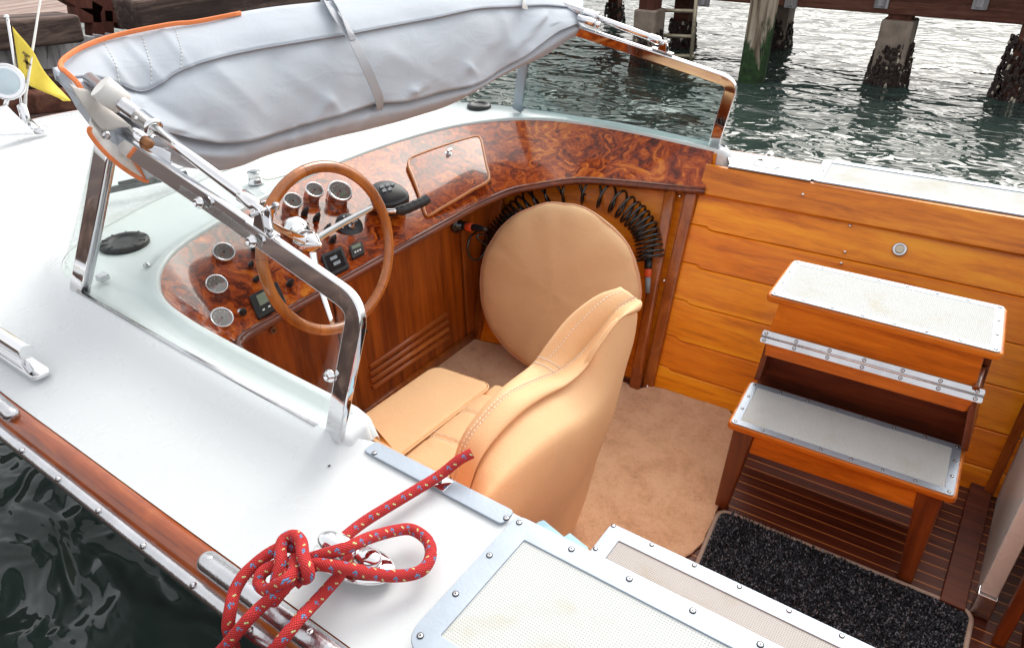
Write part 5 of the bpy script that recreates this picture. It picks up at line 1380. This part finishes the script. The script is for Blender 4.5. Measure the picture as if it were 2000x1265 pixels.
# pale blue boards by the seat
for cor, z, lab in ((((1050, 1018), (1062, 1014), (1108, 1052)), .56, 'pale blue board corner nearer the helm seat'), (((1094, 1052), (1113, 1039), (1150, 1069)), .545, 'pale blue board corner nearer the lower step plate')):
    q = [PZ(p, z) for p in cor]; cen = sum(q, V())/3
    q = q+[q[2]+V((.0, -.16, 0)), q[0]+V((.0, -.16, 0))]
    g = MB(); g.plate(roundpoly(q, .004), .012); o = g.build('board', M['blue'], None, bevel=.002, at=cen); tag(o, lab, 'board', 'pale blue boards behind the seat')

# rope
rp = []
def PR(px, h): return PZ(px, .905+h)
rr = .0113
seg_a = [PR(p, h) for p, h in (((922, 884), .055), ((895, 899), .045), ((860, 927), .026), ((815, 955), .020), ((760, 988), .016), ((712, 1018), .015), ((676, 1046), .018), ((650, 1072), .022), ((625, 1096), .03), ((600, 1112), .04), ((575, 1122), .055), ((552, 1120), .06))]
loop = [PR(p, h) for p, h in (((548, 1105), .05), ((570, 1100), .06), ((600, 1092), .055), ((640, 1080), .065), ((680, 1068), .072), ((720, 1050), .055), ((770, 1036), .03), ((805, 1034), .018), ((835, 1055), .015), ((841, 1085), .015), ((825, 1112), .015), ((790, 1123), .015), ((740, 1122), .028), ((690, 1112), .055), ((650, 1105), .062), ((612, 1102), .06), ((596, 1120), .05), ((575, 1140), .045))]
wrap = [PR(p, h) for p, h in (((560, 1150), .03), ((540, 1140), .05), ((548, 1100), .07), ((548, 1070), .075), ((556, 1052), .078), ((575, 1046), .082), ((588, 1058), .086), ((592, 1085), .090), ((600, 1108), .086), ((602, 1124), .07), ((592, 1128), .045), ((585, 1110), .03))]
left = [PR(p, h) for p, h in (((590, 1075), .055), ((560, 1066), .062), ((530, 1078), .055), ((500, 1100), .045), ((475, 1125), .035), ((458, 1155), .022), ((450, 1190), .010), ((446, 1225), -.02), ((455, 1255), -.08), ((462, 1300), -.18))]
wrap2 = [PR(p, h) for p, h in (((565, 1098), .045), ((535, 1105), .05), ((512, 1118), .048), ((506, 1138), .040), ((522, 1152), .045), ((545, 1140), .070), ((562, 1130), .080), ((575, 1112), .075), ((575, 1090), .06))]
wrap3 = [PR(p, h) for p, h in (((575, 1128), .055), ((560, 1142), .06), ((545, 1160), .045), ((535, 1172), .028), ((545, 1150), .02), ((560, 1135), .03))]
down1 = [PR(p, h) for p, h in (((572, 1120), .045), ((558, 1142), .055), ((538, 1160), .048), ((512, 1182), .030), ((488, 1205), .022), ((465, 1232), .000), ((440, 1262), -.03), ((415, 1290), -.06), ((380, 1330), -.16))]
down2 = [PR(p, h) for p, h in (((668, 1070), .03), ((678, 1092), .035), ((668, 1115), .030), ((648, 1140), .020), ((615, 1176), .016), ((585, 1208), .028), ((560, 1238), .022), ((535, 1268), .0), ((500, 1310), -.06))]
ropeo = empty('mooring_rope', PR((580, 1110), 0), 'red braided rope with blue and yellow flecks knotted by the near cleat', 'rope')
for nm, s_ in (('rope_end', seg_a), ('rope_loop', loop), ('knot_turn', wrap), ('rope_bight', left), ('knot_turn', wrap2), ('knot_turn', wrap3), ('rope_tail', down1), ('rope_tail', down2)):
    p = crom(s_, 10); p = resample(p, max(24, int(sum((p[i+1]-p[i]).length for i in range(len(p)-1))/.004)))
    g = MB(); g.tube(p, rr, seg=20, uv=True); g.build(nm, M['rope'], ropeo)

# ================================================================== pier, pilings, ladder, quay
pier = empty('pier', (-2, 9, .7), 'brown timber pier with cross beams across the water', 'pier')
yB = 8.55
z0 = PY((1600, 18), yB).z
g = MB(); g.box((-1.6, yB+.12, z0+.16), (12.5, .24, .32)); g.build('beam', M['pierwood'], pier, bevel=.012)
for k in range(18):
    g = MB(); g.box((-7.5+k*.72+.01*random.random(), yB+.85, z0+.36), (.70, 2.0, .07)); g.build('deck_plank', M['plankgrey'], pier, bevel=.006)
g = MB(); g.box((-1.6, yB+1.6, z0+.16), (12.5, .2, .30)); g.build('beam', M['pierwood'], pier, bevel=.012)
for px in ((1545, 6), (1722, 6), (1915, 8), (1375, 4)):
    p = PY(px, yB-.01); g = MB(); g.box(p+V((0, 0, .03)), (.13, .03, .16)); g.box(p+V((0, -.02, .02)), (.06, .03, .10)); g.build('bracket', M['palewood'], pier, bevel=.004)
def grime(g, c, r, z0_, z1_, n, mi=1, mi2=2):
    for k in range(n):
        a = random.uniform(0, 6.28); z = z0_+(z1_-z0_)*random.random()**1.6; q = r*(1+.25*(1-(z-z0_)/(z1_-z0_)))
        p = V((c.x+math.cos(a)*q, c.y+math.sin(a)*q, z)); s_ = random.uniform(.010, .024)
        g.ball(p, s_, mi2 if random.random() < .06 else mi, 5, 3, (random.uniform(.6, 1.2), random.uniform(.6, 1.2), random.uniform(.8, 1.9)))
# round wooden piling
def piling(px, r, top, mat, lab, moss=True, lean=0):
    b_ = PZ(px, WZ); g = MB(); rows = []
    for k in range(26):
        z = -.8+(top+.8)*k/25; row = []
        for i in range(28):
            a = 2*math.pi*i/28; q = r*(1+.06*noise.noise(V((math.cos(a)*2, math.sin(a)*2, z*1.3)))+.03*noise.noise(V((math.cos(a)*8, math.sin(a)*8, z*.8))))
            row.append(V((b_.x+math.cos(a)*q+lean*(z-WZ), b_.y+math.sin(a)*q, z)))
        rows.append(row)
    g.loft(rows, closed=True, capb=True)
    e = empty('piling', b_, lab, 'piling', 'pilings under and beside the pier'); g.build('pile_trunk', mat, e)
    return e, b_
# bleached timber with weed: split material by height with noise
def mth2(t, op, a, c_):
    n = N(t, 'Math', operation=op); t.links.new(a, n.inputs[0]); n.inputs[1].default_value = c_; return n.outputs[0]
m, t, b = new_mat('weedy_pile'); M['weedy'] = m
co = coords(t); sx = N(t, 'SeparateXYZ'); t.links.new(co, sx.inputs[0])
nn_ = noisetex(t, coords(t, (5, 5, 1.5)), 1.5, 5, .6, .5)
ad = N(t, 'Math', operation='MULTIPLY_ADD'); t.links.new(nn_, ad.inputs[0]); ad.inputs[1].default_value = -1.7; t.links.new(sx.outputs[2], ad.inputs[2])
gr = noisetex(t, coords(t, (22, 22, 1.5)), 1, 5, .6)
wd = ramp(t, gr, [(.35, (.11, .07, .045)), (.5, (.32, .25, .18)), (.65, (.50, .43, .33))])
gcol = ramp(t, noisetex(t, co, 14, 5, .6), [(.35, (.012, .020, .008)), (.55, (.02, .055, .012)), (.75, (.035, .10, .02))])
mx = N(t, 'MixRGB'); t.links.new(ramp(t, mth2(t, 'ADD', ad.outputs[0], .55), [(.0, (0, 0, 0)), (.12, (1, 1, 1))]), mx.inputs[0]); t.links.new(gcol, mx.inputs[1]); t.links.new(wd, mx.inputs[2])
t.links.new(mx.outputs[0], b.inputs['Base Color']); b.inputs['Roughness'].default_value = .8; bump(t, b, gr, .8, .02)
piling((1467, 158), .135, 2.2, M['weedy'], 'bleached round timber piling with green weed in front of the pier', lean=.02)
def square_pile(px, w_, zt, lab, mus=120, hgt=.35, dark=False, conc=True):
    b_ = PZ(px, WZ); e = empty('piling', b_, lab, 'piling', 'pilings under and beside the pier')
    b2 = b_
    if conc:
        g = MB(); g.box((b2.x, b2.y, WZ+.0), (w_, w_, hgt*2)); g.build('concrete_sleeve', M['concrete'], e, bevel=.02)
    g = MB(); g.box((b2.x, b2.y, (zt-.9)/2+.05), (w_*.72, w_*.72, zt+.9)); g.build('pile_trunk', M['rustwood'] if not dark else M['pierwood'], e, bevel=.01)
    g = MB(); grime(g, b_, w_*.56, WZ-.05, WZ+hgt*.62, mus*4, 0, 1); g.sm = [False]*len(g.sm); g.build('mussels', [M['mussel'], M['shell']], e)['kind'] = 'stuff'
    return e
square_pile((1730, 160), .30, z0+.1, 'square pier post with concrete sleeve and mussels standing alone in open water', 260, .62)
square_pile((1262, 125), .27, z0+.1, 'square pier post with concrete sleeve behind the ladder', 200, .60)
square_pile((1515, 90), .27, z0+.1, 'dark pier post just behind the bleached piling', 160, .5, dark=True)
square_pile((1330, 90), .27, z0+.1, 'dark pier post between the ladder rails', 160, .5, dark=True, conc=False)
square_pile((1978, 190), .30, z0+.1, 'dark mussel-covered post at the right edge of the photo', 260, .9, dark=True, conc=False)
square_pile((1200, 40), .22, z0+.1, 'thin far pier post left of the ladder', 60, .4, dark=True, conc=False)
# ladder
ld = empty('ladder', PZ((1300, 110), WZ), 'pale metal ladder hanging from the pier into the water', 'ladder')
la = [PY((1265, 0), 8.30), PY((1262, 118), 8.30)]; lb = [PY((1360, 0), 8.30), PY((1350, 112), 8.30)]
for a, b_ in (la, lb):
    g = MB(); dd = (a-b_); g.tube([b_-dd*.4, a+dd*.5], .022, seg=12); g.build('rail', M['ladder'], ld)
for y0, y1 in ((20, 22), (68, 72), (-25, -23), (108, 110)):
    a = PY((1265, y0), 8.30); b_ = PY((1356, y1), 8.30); g = MB(); g.tube([a, b_], .020, seg=10); g.build('rung', M['ladder'], ld)

# quay of stacked timbers behind the bow
QX = -6.2
def qbeam(p0, p1, h_, mat, name, lab, cat, dx=0, depth=.35, grp=None):
    a = PX(p0, QX+dx); b_ = PX(p1, QX+dx); g = MB(); g.bar(a, b_, depth, h_, upv=(0, 0, 1))
    n = 14
    o = g.build(name, mat, None, bevel=.02, at=a); return tag(o, lab, cat, grp)
qw = empty('quay_wall', (QX, 3, WZ), 'old timber quay wall of weathered boards behind the bow', 'wall')
def qpart(g, name, mat, bev=.015): return g.build(name, mat, qw, bevel=bev)
def Q(p, dx=0): return PX(p, QX+dx)
g = MB(); a = Q((-60, 70)); b_ = Q((140, 52)); g.bar(a, b_, .35, (Q((60, 30)).z-Q((60, 88)).z), upv=(0, 0, 1)); qpart(g, 'fender_timber', M['quaywood'], .03)
g = MB(); a = Q((245, 30)); b_ = Q((640, -25)); g.bar(a, b_, .35, .24, upv=(0, 0, 1)); qpart(g, 'fender_timber', M['quaywood'], .03)
g = MB(); a = Q((640, -30)); b_ = Q((1080, -90)); g.bar(a, b_, .35, .24, upv=(0, 0, 1)); qpart(g, 'fender_timber', M['quaywood'], .03)
for k in range(16):
    x = -20+k*24; a = Q((x, 88-.1*x), -.12); b_ = Q((x+2, 160-.1*x), -.12)
    g = MB(); g.bar(a, b_, .105, .05, upv=(1, 0, 0)); qpart(g, 'pale_board', M['palewood'], .006)
g = MB(); g.bar(Q((-60, 165), .02), Q((200, 145), .02), .3, .10, upv=(0, 0, 1)); qpart(g, 'wale_timber', M['quaywood'], .02)
g = MB(); g.bar(Q((-60, 205), .10), Q((200, 185), .10), .34, .17, upv=(0, 0, 1)); qpart(g, 'wale_timber', M['pierwood'], .03)
g = MB(); g.bar(Q((-60, 250), .10), Q((300, 210), .10), .34, .17, upv=(0, 0, 1)); qpart(g, 'wale_timber', M['quaywood'], .03)
g = MB(); g.box((QX-.6, 3.5, (WZ+.6)/2-.3), (.8, 8, 1.4)); qpart(g, 'backing', M['quaywood'])
tr = empty('timber_brace', Q((195, 60), -.4), 'red-brown timber trestle between the two dark quay beams', 'timber frame')
for p0, p1, w_ in (((190, -10), (195, 72), .18), ((100, -25), (190, 25), .12), ((140, 28), (190, 30), .12), ((222, -5), (240, 55), .09), ((195, 30), (225, 32), .10)):
    g = MB(); g.bar(Q(p0, -.45), Q(p1, -.45), w_, .14, upv=(1, 0, 0)); g.build('brace_member', M['rustwood'], tr, bevel=.008)
g = MB()
zq = Q((100, 40), -.5).z
qd = empty('quay_decking', (QX-2, 3, zq), 'pale plank decking of the quay behind the dark timbers', 'decking')
for k in range(14):
    g = MB(); g.box((QX-.75-.16*k, 3.5, zq-.02), (.15, 9, .05)); g.build('plank', woodmat('quay_plank_%d' % k, (.16, .11, .09), (.30, .22, .19), (.42, .33, .29), 'y', scale=.4, coat=0, rough=.9) if k == 0 else bpy.data.materials['quay_plank_0'], qd, bevel=.006)
# the stone quay the photograph is taken from
g = MB(); g.box((0, -3.4, .35), (30, 6, 1.3)); tag(g.build('quay', M['quaywood'], None, bevel=.05), kind='structure')
